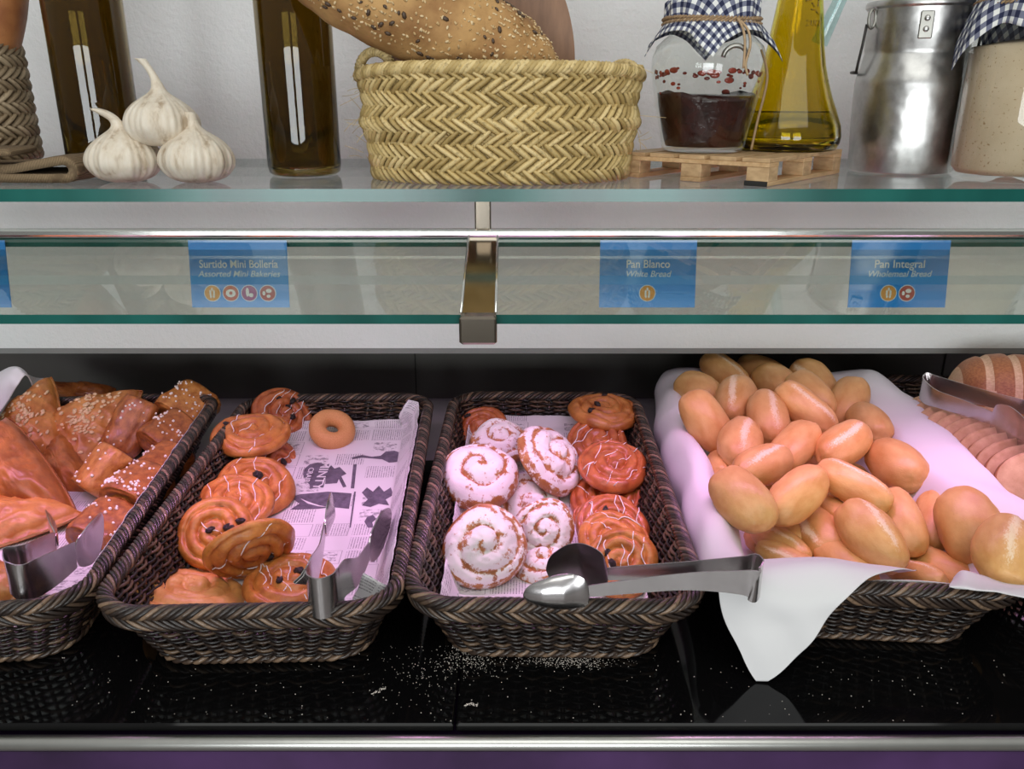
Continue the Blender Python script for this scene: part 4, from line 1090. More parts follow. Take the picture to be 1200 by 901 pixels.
# tongs standing on the front rim of the swirl basket, pointing away
c0 = on_z(378, 688, ZR+.012)
L1, R1 = on_z(362, 688, ZR+.012), on_z(397, 688, ZR+.012)
fL = [on_z(376, 650, ZR-.004), on_z(381, 620, ZR-.018), on_z(384, 600, ZR-.03)]
fR = [on_z(404, 690, ZR-.002), on_z(432, 645, ZR-.02), on_z(447, 625, ZR-.028)]
ctrF = Vector((0, -1, 0))
tongs('steel tongs with the round bend hooked on the front rim beside the iced swirl', c0+Vector((0, 0, -.02)),
      [fL[1], fL[0], L1+Vector((.001, .012, .004)), L1, L1+Vector((.003, -.011, 0)), (L1+R1)/2+Vector((0, -.017, 0)), R1+Vector((-.003, -.011, 0)), R1, R1+Vector((.002, .014, 0)), fR[0]+Vector((.006, .03, 0)), fR[1]],
      [.015, .022, .034, .039, .039, .039, .039, .039, .034, .026, .017],
      [([fL[1], on_z(383, 608, ZR-.024), on_z(386, 596, ZR-.03), on_z(388, 580, ZR-.036)], ell(.03), [0, .004, .007, .004, 0]),
       ([fR[1], on_z(441, 632, ZR-.026), on_z(450, 616, ZR-.03), on_z(458, 603, ZR-.034)], ell(.042), [0, -.004, -.008, -.005, 0])])
# tongs in the turnover basket
q0 = on_z(14, 668, ZR+.018)
tongs('steel tongs with stepped bend hooked on the front rim by the turnovers', q0+Vector((0, 0, -.02)),
      [on_z(66, 634, ZR-.004), on_z(50, 644, ZR+.008), on_z(36, 655, ZR+.016), on_z(24, 660, ZR+.018), on_z(11, 662, ZR+.018), on_z(11, 676, ZR+.014), on_z(30, 682, ZR+.010), on_z(60, 668, ZR+.002), on_z(88, 650, ZR-.006)],
      [.018, .024, .030, .034, .034, .034, .036, .034, .026],
      [([on_z(66, 634, ZR-.004), on_z(60, 625, ZR-.012), on_z(56, 612, ZR-.02), on_z(53, 602, ZR-.026)], ell(.026), [0, .004, .006, .004, 0]),
       ([on_z(88, 650, ZR-.006), on_z(103, 640, ZR-.008), on_z(114, 625, ZR-.010), on_z(120, 606, ZR-.012)], ell(.040), [0, -.004, -.008, -.005, 0])])
# tongs on the wholemeal basket
t0 = on_z(1086, 452, ZR+.030)
tongs('steel tongs lying on the sliced wholemeal bread at the right', t0+Vector((0, 0, -.01)),
      [on_z(1230, 484, ZR+.052), on_z(1160, 468, ZR+.046), on_z(1098, 452, ZR+.040), on_z(1086, 449, ZR+.038), on_z(1080, 454, ZR+.036), on_z(1087, 462, ZR+.034), on_z(1100, 468, ZR+.034), on_z(1130, 478, ZR+.034), on_z(1162, 490, ZR+.034)],
      [.016, .020, .026, .030, .030, .028, .022, .020, .016],
      [([on_z(1230, 484, ZR+.052), on_z(1245, 488, ZR+.052), on_z(1262, 492, ZR+.05), on_z(1280, 496, ZR+.05)], ell(.04), [0, .004, .008, .004, 0]),
       ([on_z(1162, 490, ZR+.034), on_z(1176, 500, ZR+.034), on_z(1196, 514, ZR+.034), on_z(1216, 528, ZR+.034)], ell(.056), [0, -.004, -.008, -.005, 0])])
# ================================================================= WHOLEMEAL BREAD
def loaf_half(name, C, axv, upv, ry, rz, n_score, label):
    x = axv.normalized(); u = (upv-x*upv.dot(x)).normalized(); y = u.cross(x); mb = MB(); ridge = []
    nu, nv = 90, 40; vs = []; fs = []; mi = []
    for i in range(nu):
        t = -1+2*i/(nu-1); e = max(0, 1-abs(t)**4.5)**.5
        for k in range(nv):
            a = 2*PI*k/nv; yy, zz = e*math.cos(a), e*math.sin(a)
            if zz < 0: zz *= .65
            gr = .5+.5*math.cos(t*n_score*PI*2+.35*yy)
            if zz > -.1: zz *= 1-.07*(gr**6)
            vs.append(Vector((t, yy, zz))*(1+.01*nz((t*3, yy, zz), 3)))
    for i in range(nu-1):
        for k in range(nv):
            fs.append((i*nv+k, (i+1)*nv+k, (i+1)*nv+(k+1) % nv, i*nv+(k+1) % nv))
    mb.add(vs, fs)
    for j, f in enumerate(mb.f):
        c = sum((mb.v[q] for q in f), Vector())/4; gr = .5+.5*math.cos(c.x*n_score*PI*2+.35*c.y)
        mb.mi[j] = 1 if (gr > .80 and c.z > -.3) else 0
    o = obj(name, mb, None, [MAT['crust'], MAT['score']]); o.matrix_world = frame(C, x*axv.length/2, y*ry, u*rz); tag(o, label, 'bread'); return o
Cw = on_z(1206, 470, ZR+.018)
loaf_half('bread_loaf', Cw, Vector((.20, -.05, .0)), Vector((0, 0, 1)), .058, .062, 3.2, 'uncut brown loaf with pale score lines at the back right')
# slices: a run of oval slices leaning back
SL = MB(); npt = 40; prof = []
for k in range(npt):
    a = 2*PI*k/npt; c, s = math.cos(a), math.sin(a); prof.append((c*(1-.06*max(0, -s)), s*.62+.06*abs(c)))
def slc():
    mb = MB(); th = .0095; sc = .058
    rings = [(0, .90), (.0012, 1.0), (th-.0012, 1.0), (th, .90)]
    for z, k in rings:
        for (x, y) in prof: mb.v.append(Vector((x*sc*k, y*sc*k, z)))
    n = npt
    mb.cur = 1; mb.face(tuple(reversed(range(n)))); mb.face(tuple(range(3*n, 4*n)))
    for r in range(3):
        mb.cur = 0 if r == 1 else 1
        for i in range(n): mb.face((r*n+i, r*n+(i+1) % n, (r+1)*n+(i+1) % n, (r+1)*n+i))
    return mb.mesh('slice', [MAT['crust'], MAT['crumb']])
SLM = slc()
for me in (SLM,):
    pass
p0, p1 = on_z(1100, 492, ZR-.010), on_z(1222, 566, ZR-.004); d_ = (p1-p0); nS = 12
ax_ = d_.normalized()
words = ['rearmost']
for i in range(nS):
    c = p0+d_*(i/(nS-1)); n = (ax_*.60+Vector((0, -.16, .66))).normalized()
    x = Vector((1, .25, 0)); x = (x-n*x.dot(n)).normalized(); y = n.cross(x)
    if y.z < 0: x = -x; y = -y
    o = obj('bread_slice', SLM, None); o.matrix_world = frame(c, x, y, n)
    tag(o, 'brown wholemeal slice in the overlapping run beside the white napkin', 'bread slice', 'overlapping wholemeal slices')
mb = patch([[pz(1095, 478, ZR+.0), pz(1110, 470, ZR+.004), pz(1130, 466, ZR+.010), pz(1165, 486, ZR+.004)], [pz(1090, 470, ZR+.012), pz(1112, 462, ZR+.016), pz(1134, 452, ZR+.030), pz(1168, 468, ZR+.016)]], 20, 8, .001)
o = obj('paper_napkin', mb, None, MAT['cloth']); sd = o.modifiers.new('thickness', 'SOLIDIFY'); sd.thickness = .0006; tag(o, 'white paper napkin point behind the tongs in the wholemeal basket', 'napkin')
# ================================================================= SHELF ITEMS
def floor_pt(px, y, z=ZS): # picture column at the depth y on the shelf
    d = y*CT-z*ST; return Vector(((px-600)/F*d, y, z))
# ---- wine bottles
prof_o = [(0, .004), (.012, .0025), (.028, .001), (.0335, .0006), (.0368, .0035), (.0380, .010), (.0380, .19), (.0365, .205), (.030, .222), (.020, .238), (.0155, .252), (.0145, .29), (.0150, .292), (.0162, .294), (.0162, .302), (.0148, .304)]
prof_i = [(.0100, .304), (.0105, .25), (.016, .236), (.027, .220), (.0338, .204), (.0352, .19), (.0352, .012), (.033, .008), (.02, .0095), (0, .014)]
def wine(px, y, label):
    p = floor_pt(px, y); r = thing('wine_bottle', label, 'bottle', p+Vector((0, 0, .0003)), group='dark wine bottles')
    mb = MB(); mb.lathe(prof_o+prof_i, 64); obj('glass', mb, r, MAT['bottle']); return r
wine(127, .918, 'tall dark brown wine bottle behind the garlic')
wine(358, .918, 'tall dark brown wine bottle left of the straw basket')
# ---- garlic
def garlic(px, py_mid, y, z, R, stem, label, tilt=(0, 0), seed=0):
    d = y*CT-z*ST; P = Vector(((px-600)/F*d, y, z)); r = thing('garlic_bulb', label, 'garlic', P, group='garlic bulbs')
    r.rotation_euler = (tilt[0], tilt[1], seed*1.3)
    mb = MB(); prof = [(.02, .05), (.35, .0), (.72, .12), (.95, .38), (1.0, .62), (.93, .86), (.76, 1.08), (.52, 1.26), (.31, 1.40), (.20, 1.52), (.155, 1.66)]
    for q in stem: prof.append(q[:2])
    n = 150; vs = []; fs = []; sp_ = [catmull([Vector((a, b, 0)) for a, b in prof], i/59) for i in range(60)]
    for i, pr in enumerate(sp_):
        bz = pr.y; off = Vector((0, 0, 0))
        if bz > 1.45:
            k = (bz-1.45); off = Vector((stem[-1][2]*k*k, stem[-1][3]*k*k, 0))
        for k in range(n):
            a = 2*PI*k/n; lobes = 1+.055*abs(math.cos(a*4.5+seed))*min(1, pr.x*1.2)-.02+.025*nz((math.cos(a)*2, math.sin(a)*2, bz), 2, seed)
            fl = 1.0+(.011*math.cos(a*31+seed+.5*math.sin(bz*3))+.006*math.cos(a*17+seed*2))
            rad = max(.01, pr.x)*lobes*fl; vs.append(Vector((rad*math.cos(a), rad*math.sin(a), bz))*R+off*R)
    for i in range(59):
        for k in range(n): fs.append((i*n+k, i*n+(k+1) % n, (i+1)*n+(k+1) % n, (i+1)*n+k))
    fs.append(tuple(range(59*n, 60*n))); fs.append(tuple(reversed(range(n))))
    mb.add(vs, fs); obj('bulb', mb, r, MAT['garlic'])
    mb = MB(); rnd = random.Random(seed)
    for k in range(34):
        a = rnd.uniform(0, 6.28); s_ = rnd.uniform(.1, .32)*R
        mb.tube([(s_*.3*math.cos(a), s_*.3*math.sin(a), .06*R), (s_*math.cos(a), s_*math.sin(a), .01*R), (1.2*s_*math.cos(a+.2), 1.2*s_*math.sin(a+.2), .004*R)], .00035, 4)
    obj('roots', mb, r, MAT['root']); return r
garlic(149, 190, .846, ZS+.0004, .0345, [(.17, 1.72, 0, 0), (.20, 1.90, 0, 0), (.12, 1.98, -1.2, 1.6)], 'lower left garlic bulb with a curled dry stem', (0, 0), 1)
garlic(234, 190, .842, ZS+.0004, .0345, [(.15, 1.68, 0, 0), (.16, 1.80, 0, 0), (.12, 1.88, .5, .1)], 'lower right garlic bulb with short stub stem', (0, 0), 2)
garlic(192, 150, .852, ZS+.0335, .0345, [(.12, 1.80, 0, 0), (.11, 2.08, 0, 0), (.15, 2.30, .42, -.40)], 'topmost garlic bulb resting on the two others, long stem up', (0, math.radians(-2)), 3)
# ---- straw basket with handle
def plait(parent, A, B, z0, z1, flare, bands, mat, name='plaited_wall', per=.0085, lean=.5, thick=.0018, seed=1, prof=None, wid=.0075):
    rnd = random.Random(seed); mb = MB(); hb = (z1-z0)/bands; rel = prof or (lambda t: 1+flare*t)
    circ = 2*PI*math.sqrt((A*A+B*B)/2); n = int(circ/per)
    def pt(a, z, off):
        t = (z-z0)/(z1-z0); k = rel(t); x, y = A*k*math.cos(a), B*k*math.sin(a)
        nn = Vector((math.cos(a)/A, math.sin(a)/B, 0)).normalized(); return Vector((x, y, z))+nn*off, nn
    for b in range(bands):
        zb_ = z0+hb*(b-.22); zt = z0+hb*(b+1.22); dirn = 1 if b % 2 else -1
        for i in range(n):
            a0 = 2*PI*(i+.5*(b % 2)+rnd.uniform(-.12, .12))/n; sl = lean*2*PI*per*4.2/circ*dirn*rnd.uniform(.85, 1.15)
            vs = []; m_ = 7; w = wid*rnd.uniform(.8, 1.15)
            for j in range(m_):
                f = j/(m_-1); z = zb_+(zt-zb_)*f; a = a0+sl*(f-.5)
                bulge = thick*(.2+1.6*math.sin(PI*f)**.8)+rnd.uniform(0, .0003)
                ww = w*(.45+.55*math.sin(PI*(.08+.84*f)))
                z = max(z0-.001, min(z1+.002, z))
                da = ww/(circ/(2*PI))*.5
                l_, nn = pt(a-da, z, bulge*.35); c_, _ = pt(a, z, bulge+.0008); r_, _ = pt(a+da, z, bulge*.35); q_, _ = pt(a, z, -.0012)
                vs += [l_, c_, r_, q_]
            fs = []
            for j in range(m_-1):
                for k in range(4): fs.append((j*4+k, j*4+(k+1) % 4, (j+1)*4+(k+1) % 4, (j+1)*4+k))
            fs += [(3, 2, 1, 0), tuple((m_-1)*4+k for k in range(4))]
            mb.add(vs, fs)
    return obj(name, mb, parent, MAT[mat])
SBX, SBY = -.012, .893
sb = thing('straw_basket', 'oval plaited straw basket holding a seeded loaf and a wooden board', 'basket', (SBX, SBY, ZS+.0004))
SA, SBB, SH = .129, .084, .110
def sprof(t): return 1.0+.085*t+.035*math.exp(-((t-.52)/.10)**2)-.015*math.exp(-((t-.66)/.10)**2)
plait(sb, SA, SBB, .0005, SH-.004, .08, 9, 'straw', prof=sprof, wid=.0088)
def ov(k, z, n=72): return [Vector((SA*k*math.cos(2*PI*i/n), SBB*k*math.sin(2*PI*i/n), z)) for i in range(n)]
mb = MB(); rings = [ov(sprof(t)-.02, .003+t*(SH-.008)) for t in [i/10 for i in range(11)]]+[ov(sprof(t)-.045, .005+t*(SH-.010)) for t in [i/10 for i in range(10, -1, -1)]]
n = 72; vs = [p for r_ in rings for p in r_]; fs = [tuple(reversed(range(n)))]
for j in range(len(rings)-1):
    for i in range(n): fs.append((j*n+i, j*n+(i+1) % n, (j+1)*n+(i+1) % n, (j+1)*n+i))
fs.append(tuple((len(rings)-1)*n+i for i in range(n)))
mb.add(vs, fs); obj('inner_wall', mb, sb, MAT['straw'])
mb = MB(); S = 240
for q in range(5):
    mb.tube([Vector((SA*1.085*math.cos(a), SBB*1.085*math.sin(a), SH-.006-.006*abs(math.cos(a))**6))+Vector((math.cos(a)*SBB, math.sin(a)*SA, 0)).normalized()*.0034*math.cos(38*a+q*1.257)+Vector((0, 0, .0042*math.sin(38*a+q*1.257))) for a in [2*PI*i/S for i in range(S)]], .0028, 5, closed=True)
obj('rim', mb, sb, MAT['straw'])
def loop_handle(c, w, h, yaw, nm):
    mb = MB(); R_ = Matrix.Rotation(yaw, 3, 'Z')
    for q in range(3):
        pts = []
        for i in range(40):
            t = i/39; a = PI*t; p = Vector((-w*math.cos(a), 0, h*math.sin(a))); nn = Vector((-math.cos(a), 0, math.sin(a)))
            b = 2*PI*(7*t+q/3); pts.append(Vector(c)+R_ @ (p+nn*.0028*math.cos(b)+Vector((0, .0028*math.sin(b), 0))))
        mb.tube(pts, .0027, 5)
    obj(nm, mb, sb, MAT['straw'])
loop_handle((-.122, -.012, SH-.010), .024, .020, math.radians(-38), 'handle')
loop_handle((.125, .02, SH-.010), .022, .010, math.radians(120), 'handle')
mb = MB(); rnd = random.Random(5)
for k in range(46):
    a = rnd.choice((rnd.uniform(-.5, .35), rnd.uniform(2.8, 3.6), rnd.uniform(-2.5, -.6))); z = rnd.uniform(.02, SH); L_ = rnd.uniform(.008, .024)
    p = Vector((SA*1.09*math.cos(a), SBB*1.09*math.sin(a), z)); d = Vector((math.cos(a), math.sin(a), 0))*rnd.uniform(.2, 1)+Vector((rnd.uniform(-.8, .8), rnd.uniform(-.3, .3), rnd.uniform(-.8, .6))); d.normalize()
    q = Vector((rnd.uniform(-1, 1), 0, rnd.uniform(-1, 1)))
    mb.tube([p+d*L_*t+q*.006*t*t for t in (0, .33, .66, 1)], .00028, 4)
o = obj('loose_fibres', mb, sb, MAT['straw']); o['kind'] = 'stuff'
# seeded loaf
la, lb = on_y(318, -58, .832), on_y(652, 92, .900); Cl = (la+lb)/2; ax = lb-la
lx = ax.normalized(); ly = Vector((0, 1, 0)); lz = lx.cross(ly); 
if lz.z < 0: lz = -lz
ly = lz.cross(lx)
nu, nv = 70, 48; vs = []; fs = []
for i in range(nu):
    t = -1+2*i/(nu-1); e = max(0, 1-abs(t)**2.7)**.5
    for k in range(nv):
        a = 2*PI*k/nv; p = Vector((t, e*math.cos(a), e*math.sin(a)*(1 if math.sin(a) > 0 else .86))); p *= 1+.05*nz((t*4, p.y*1.3, p.z*1.3), 1.2)+.012*nz((t*10, p.y*3, p.z*3), 2); vs.append(p)
for i in range(nu-1):
    for k in range(nv): fs.append((i*nv+k, (i+1)*nv+k, (i+1)*nv+(k+1) % nv, i*nv+(k+1) % nv))
mb = MB(); mb.add(vs, fs)
LR = .050; hl = ax.length/2
for v in mb.v: v.x *= hl; v.y *= LR*.92; v.z *= LR
sl = obj('seeded_loaf', mb, None, MAT['seedloaf']); sl.matrix_world = frame(Cl, lx, ly, lz); tag(sl, 'big seed crusted loaf slanting out of the straw basket', 'bread')
base_vs = [v.copy() for v in mb.v]
def loafseeds(n, seed, size, mat, nm, asp):
    rnd = random.Random(seed); m_ = MB()
    for q in range(n):
        i, k = rnd.randint(2, nu-3), rnd.randint(0, nv-1)
        if not (math.sin(2*PI*k/nv) > -.8): continue
        p = base_vs[i*nv+k]+Vector((rnd.uniform(-.003, .003), 0, 0)); nn = Vector((p.x*.08, p.y, p.z)).normalized()
        Rm = nn.to_track_quat('Z', 'Y').to_matrix() @ Matrix.Rotation(rnd.uniform(0, 6), 3, 'Z'); s_ = size*rnd.uniform(.7, 1.3)
        m_.blob(p+nn*s_*.1, (s_, s_*asp, s_*.4), Rm, 6, 4)
    o = obj(nm, m_, sl, MAT[mat]); o['kind'] = 'stuff'
loafseeds(2600, 1, .0019, 'seed', 'sesame_seeds', .55); loafseeds(240, 2, .0030, 'darkseed', 'dark_seeds', .6)
# wooden board standing behind the loaf
yb_ = .962; poly = [(488, 170), (660, 170), (672, 120), (673, 64), (669, 28), (660, -4), (640, -45), (600, -80), (540, -95), (480, -80), (452, -30), (455, 40), (470, 100)]
P = [on_y(x, y, yb_) for x, y in poly]; c_ = Vector((on_y(570, 170, yb_).x, yb_, P[0].z))
sm = [catmull([Vector((p.x-c_.x, p.z-c_.z, 0)) for p in P+[P[0]]], i/78) for i in range(78)]
mb = MB(); mb.prism([(p.x, p.y) for p in sm], .016, Matrix(((1, 0, 0, 0), (0, 0, -1, 0.016), (0, 1, 0, 0), (0, 0, 0, 1))))
o = obj('wooden_board', mb, None, MAT['board'], False, loc=c_-Vector((0, .008, 0))); autosmooth(o)
o.data.polygons.foreach_set('use_smooth', [True]*len(o.data.polygons)); autosmooth(o, 40)
tag(o, 'dark brown wooden board with rounded edge standing behind the seeded loaf', 'board')
# ---- pallet
c0 = on_z(899, 219.5, ZS); pl_ = on_z(724, 213, ZS); pr_ = on_z(1004, 206, ZS)
LA = .160; yaw = math.radians(180-40); e1 = Vector((math.cos(yaw), math.sin(yaw), 0)); e2 = Vector((-e1.y, e1.x, 0))
if e2.y < 0: e2 = -e2
LB = .185
pal = thing('mini_pallet', 'small raw pine pallet under the jam jar and oil bottle', 'pallet', c0)
pal.matrix_world = frame(c0+Vector((0, 0, .0003)), e1, e2 if e1.cross(e2).z > 0 else e2, Vector((0, 0, 1))) if e1.cross(e2).z > 0 else frame(c0+Vector((0, 0, .0003)), -e1, e2, Vector((0, 0, 1)))
sg = 1 if e1.cross(e2).z > 0 else -1
bw = .022
for i in range(3):
    x = sg*(bw/2+(LA-bw)*i/2)
    mb = MB(); mb.box((x, LB/2, .0021), (bw, LB, .0042), bev=.0004); obj('runner', mb, pal, MAT['pine'], False)
    for j in range(3):
        y = bw/2+(LB-bw)*j/2; mb = MB(); mb.box((x, y, .0042+.0065), (bw, bw*.95, .013), bev=.0005); bl = obj('block', mb, pal, MAT['pineblock'], False)
        if i == 0 and j == 0:
            mb = MB(); mb.box((x+sg*.0005, -.0003, .0022), (bw+.0006, .0015, .0046)); obj('dark_foot', mb, bl, MAT['char'], False)
for j in range(3):
    y = bw/2+(LB-bw)*j/2; mb = MB(); mb.box((sg*LA/2, y, .0192), (LA, bw, .0040), bev=.0004); obj('stringer', mb, pal, MAT['pine'], False)
for i in range(5):
    x = sg*(.0135+(LA-.027)*i/4); mb = MB(); mb.box((x, LB/2, .0232), (.027, LB, .0038), bev=.0004); obj('deck_board', mb, pal, MAT['pineblock'], False)
ZP = ZS+.0003+.0254
# ---- gingham lid cloth
def gingham(parent, R, zt, ztie, size, seed, rot=0, droop=.05, flare=.35, name='gingham_cover', clear=None):
    mb = MB(); n = 64
    def fn(u, v):
        x, y = (u-.5)*2*size, (v-.5)*2*size; d = math.hypot(x, y); a = math.atan2(y, x)+rot; h = zt-ztie
        if d < R: return Vector((d*math.cos(a), d*math.sin(a), zt+.0012*math.sin(6*a+seed)*d/R))
        if d < R+h: 
            k = d-R; rr_ = R+.0015+.0012*math.sin(14*a+seed); return Vector((rr_*math.cos(a), rr_*math.sin(a), zt-k))
        k = d-R-h; pl = math.sin(7*a+seed)*.5+math.sin(11*a+seed*2)*.3
        out_ = R+.002+flare*k*(1.0-k*4.0)+.010*pl*min(1, k/.02)*.6
        if clear: 
            zz = ztie-k*(.80+.1*pl); out_ = max(out_, clear(zz)+.0012)
        return Vector((out_*math.cos(a), out_*math.sin(a), ztie-k*(.80+.10*pl)))
    mb.grid(fn, n, n); o = obj(name, mb, parent, MAT['gingham']); sd = o.modifiers.new('t', 'SOLIDIFY'); sd.thickness = .0006; sd.offset = 1; return o
def twine(parent, R, z, seed=0, ends=None):
    mb = MB()
    for w in range(2):
        for q in range(2):
            mb.tube([Vector(((R+.0016*math.cos(40*a+q*PI))*math.cos(a), (R+.0016*math.cos(40*a+q*PI))*math.sin(a), z+w*.0032+.0012*math.sin(a*2+w)+.0012*math.sin(40*a+q*PI))) for a in [2*PI*i/160 for i in range(160)]], .0012, 5, closed=True)
    for e in ends or []: mb.tube([catmull([Vector(p) for p in e], i/19) for i in range(20)], .0013, 5)
    return obj('twine', mb, parent, MAT['twine'])
def interp(prof, z):
    for (r0, z0), (r1, z1) in zip(prof, prof[1:]):
        if z0 <= z <= z1: return r0+(r1-r0)*(z-z0)/(z1-z0+1e-9)
    return prof[-1][0] if z > prof[-1][1] else prof[0][0]
# ---- jam jar
pj = floor_pt(823, .898, ZP); jj = thing('jam_jar', 'glass jar of dark jam with blue gingham cover on the pine pallet', 'jar', pj+Vector((0, 0, .0003)))
jo = [(.0, .002), (.036, .0), (.0405, .002), (.0425, .007), (.0455, .022), (.0500, .045), (.0545, .068), (.0565, .080), (.0560, .090), (.0520, .100), (.0445, .107), (.0405, .110), (.0405, .126)]
ji = [(r-.0022 if r > .01 else 0, z+(.003 if z < .01 else 0)) for r, z in jo]
def facet(mb): 
    for v in mb.v:
        a = math.atan2(v.y, v.x); v.xy = v.xy*(1+.008*math.cos(8*a))
mb = MB(); mb.lathe(jo, 64); facet(mb); obj('glass', mb, jj, MAT['jar'])
jm = [(0, .0052)]+[(interp(ji, z)-.0006, z) for z in (.0052, .012, .02, .03, .04, .048, .053)]
mb = MB(); mb.lathe(jm, 64); k0 = len(mb.v)
for v in mb.v:
    a = math.atan2(v.y, v.x)
    if v.z > .05: v.z += .005*math.sin(a*2+.6)+.003*nz((v.x*60, v.y*60, 1), 1)
top = list(range(k0-64, k0)); mb.face(tuple(top)); facet(mb); obj('jam', mb, jj, MAT['jam'])
mb = MB(); rnd = random.Random(8)
for q in range(60):
    a = rnd.uniform(0, 2*PI); z = rnd.choice((rnd.gauss(.075, .0022), rnd.gauss(.0755, .0016), rnd.uniform(.056, .074))); r_ = interp(ji, z)-.0012; s_ = rnd.uniform(.0012, .0042)
    mb.blob((r_*math.cos(a), r_*math.sin(a), z), (s_*1.2, .0007, s_*.7), Matrix.Rotation(a+PI/2, 3, 'Z'), 8, 5)
o = obj('jam_smears', mb, jj, MAT['jamred']); o['kind'] = 'stuff'
mb = MB(); mb.lathe([(0, .1265), (.042, .1265), (.0432, .128), (.0432, .138), (.042, .1395), (0, .1395)], 48); obj('lid', mb, jj, MAT['satin'])
mb = MB(); mb.tube([(.012+.011*math.cos(t), -.0560-.002*math.sin(t), .088+.010*math.sin(t)) for t in [PI*i/16 for i in range(17)]], .0022, 8); obj('glass_lug', mb, jj, MAT['alu_lug'])
gingham(jj, .0437, .1402, .121, .0735, 2.0, .62, flare=.62, clear=lambda z: interp(jo, z))
twine(jj, .0462, .1205, 0, [[(.014, -.046, .122), (.022, -.055, .112), (.024, -.061, .098), (.021, -.0615, .082), (.024, -.061, .072)], [(.014, -.046, .122), (.017, -.056, .113), (.019, -.0605, .100), (.0195, -.0612, .078)], [(.046, -.02, .096), (.05, -.035, .07), (.04, -.05, .03), (.036, -.052, .004)]])
# ---- oil bottle
po = floor_pt(920, .925, ZP); ob = thing('oil_bottle', 'conical olive green oil bottle with glass spout on the pine pallet', 'bottle', po+Vector((0, 0, .0003)))
oo = [(0, .003), (.046, .0008), (.051, .002), (.0538, .007), (.0545, .014), (.053, .024), (.0475, .038), (.0415, .052), (.0365, .066), (.0318, .082), (.0282, .100), (.0255, .120), (.0225, .142), (.0195, .165), (.0185, .185), (.0195, .187), (.0195, .196)]
oi = [(.0165, .196), (.016, .165), (.019, .142), (.0222, .120), (.025, .100), (.0286, .082), (.0333, .066), (.0383, .052), (.0443, .038), (.0498, .024), (.0510, .014), (.0495, .008), (.03, .006), (0, .007)]
mb = MB(); mb.lathe(oo+oi, 64); obj('glass', mb, ob, MAT['oilglass'])
oii = sorted(oi, key=lambda q: q[1])
mb = MB(); lv = [z for z in (.0085, .012, .016, .02, .026, .032, .0385)]; mb.lathe([(0, .0085)]+[(interp(oii[2:], z)-.0006, z) for z in lv]+[(0, .0385)], 64); obj('oil', mb, ob, MAT['oil'])
mb = MB(); sp0, sp1 = Vector((.025, .004, .104)), Vector((.056, -.012, .196))
pts = [sp0+(sp1-sp0)*t for t in [i/8 for i in range(9)]]; mb.tube(pts, [.0085-.0045*i/8 for i in range(9)], 20, caps=False); obj('spout', mb, ob, MAT['spout'])
# embossed star and letters on the neck
mb = MB()
def emb(pts, r=.0007):
    q = []
    for (s_, z) in pts:
        R_ = interp(oo, z)+.0001; a = -PI/2+s_/R_; q.append(Vector((R_*math.cos(a), R_*math.sin(a), z)))
    mb.tube(q, r, 6)
for (a, b) in (((.000, .152), (.004, .149)), ((.013, .153), (.0125, .146)), ((-.002, .1415), (.004, .142)), ((.010, .144), (.016, .144)), ((.0125, .143), (.012, .137)), ((.0045, .140), (.0075, .136)), ((.010, .132), (.0145, .129)), ((.004, .134), (.010, .133))): emb([a, ((a[0]+b[0])/2, (a[1]+b[1])/2), b])
for s0, seg in ((.000, [(0, .0045), (.002, .005), (.003, .0035), (.0005, .0018), (.003, .0), (0, 0)]), (.005, [(0, .005), (0, .001), (.0015, 0), (.003, .001), (.003, .005)]), (.0095, [(.003, .0045), (.001, .005), (0, .0025), (.001, 0), (.003, .0005)]), (.014, [(0, .0), (0, .005), (.002, .004), (0, .0025), (.0025, 0)])):
    emb([(s0+x, .119+z) for x, z in seg], .0005)
obj('embossed_mark', mb, ob, MAT['oilglass'])
# ---- milk churn
pc = floor_pt(1053, .958); ch = thing('milk_churn', 'dented aluminium milk churn with wire handle between pallet and flour jar', 'churn', pc+Vector((0, 0, .0003)))
k = .958/.93
cp = [(0, .0), (.049, .0), (.0512, .0015), (.0520, .004), (.0545, .045), (.0555, .088), (.0552, .093), (.0535, .099), (.0512, .108), (.0500, .116), (.0494, .119), (.0502, .121), (.0508, .155), (.0512, .159), (.0535, .161), (.0540, .164), (.0530, .1665), (.0505, .167), (.048, .164), (.047, .120), (.050, .09), (.050, .006), (0, .006)]
mb = MB(); mb.lathe([(r*k, z*k) for r, z in cp], 72)
for v in mb.v:
    r_ = math.hypot(v.x, v.y)
    if r_ > .052 and .01 < v.z < .09: v.xy = v.xy*(1+.006*nz(v, 45, 2))
autosmooth(obj('body', mb, ch, MAT['alu']), 35)
a = math.radians(-108); R_ = .0522*k
mb = MB(); lg = obj('lug', (lambda m_: (m_.box((0, 0, 0), (.013, .0025, .026), bev=.001), m_)[1])(mb), ch, MAT['alu_lug'], False, M=Matrix.Translation((R_*math.cos(a), R_*math.sin(a), .142*k)) @ Matrix.Rotation(a+PI/2, 4, 'Z'))
for dz in (.006, -.004):
    mb = MB(); mb.blob((0, -.0014, dz), (.0029, .0016, .0029), None, 12, 8); obj('rivet', mb, lg, MAT['alu'])
for sgn in (-1, 1):
    aa = math.radians(180+12) if sgn < 0 else math.radians(-12); c_ = Vector((.0555*k*math.cos(aa), .0555*k*math.sin(aa), .150*k))
    mb = MB(); mb.tube([c_+Vector((.0042*math.cos(t), .002*math.cos(t), .009*math.sin(t))) for t in [2*PI*i/24 for i in range(24)]], .0016, 8, closed=True); obj('handle_ring', mb, ch, MAT['alu_lug'])
pts = []
for i in range(40):
    t = i/39; aa = math.radians(192)+(math.radians(348)-math.radians(192))*t; R_ = .060*k
    pts.append(Vector((R_*math.cos(PI-PI*t)*1.0, .012+.052*math.sin(PI*t), (.140-.085*min(1, math.sin(PI*t)*3.0))*k)))
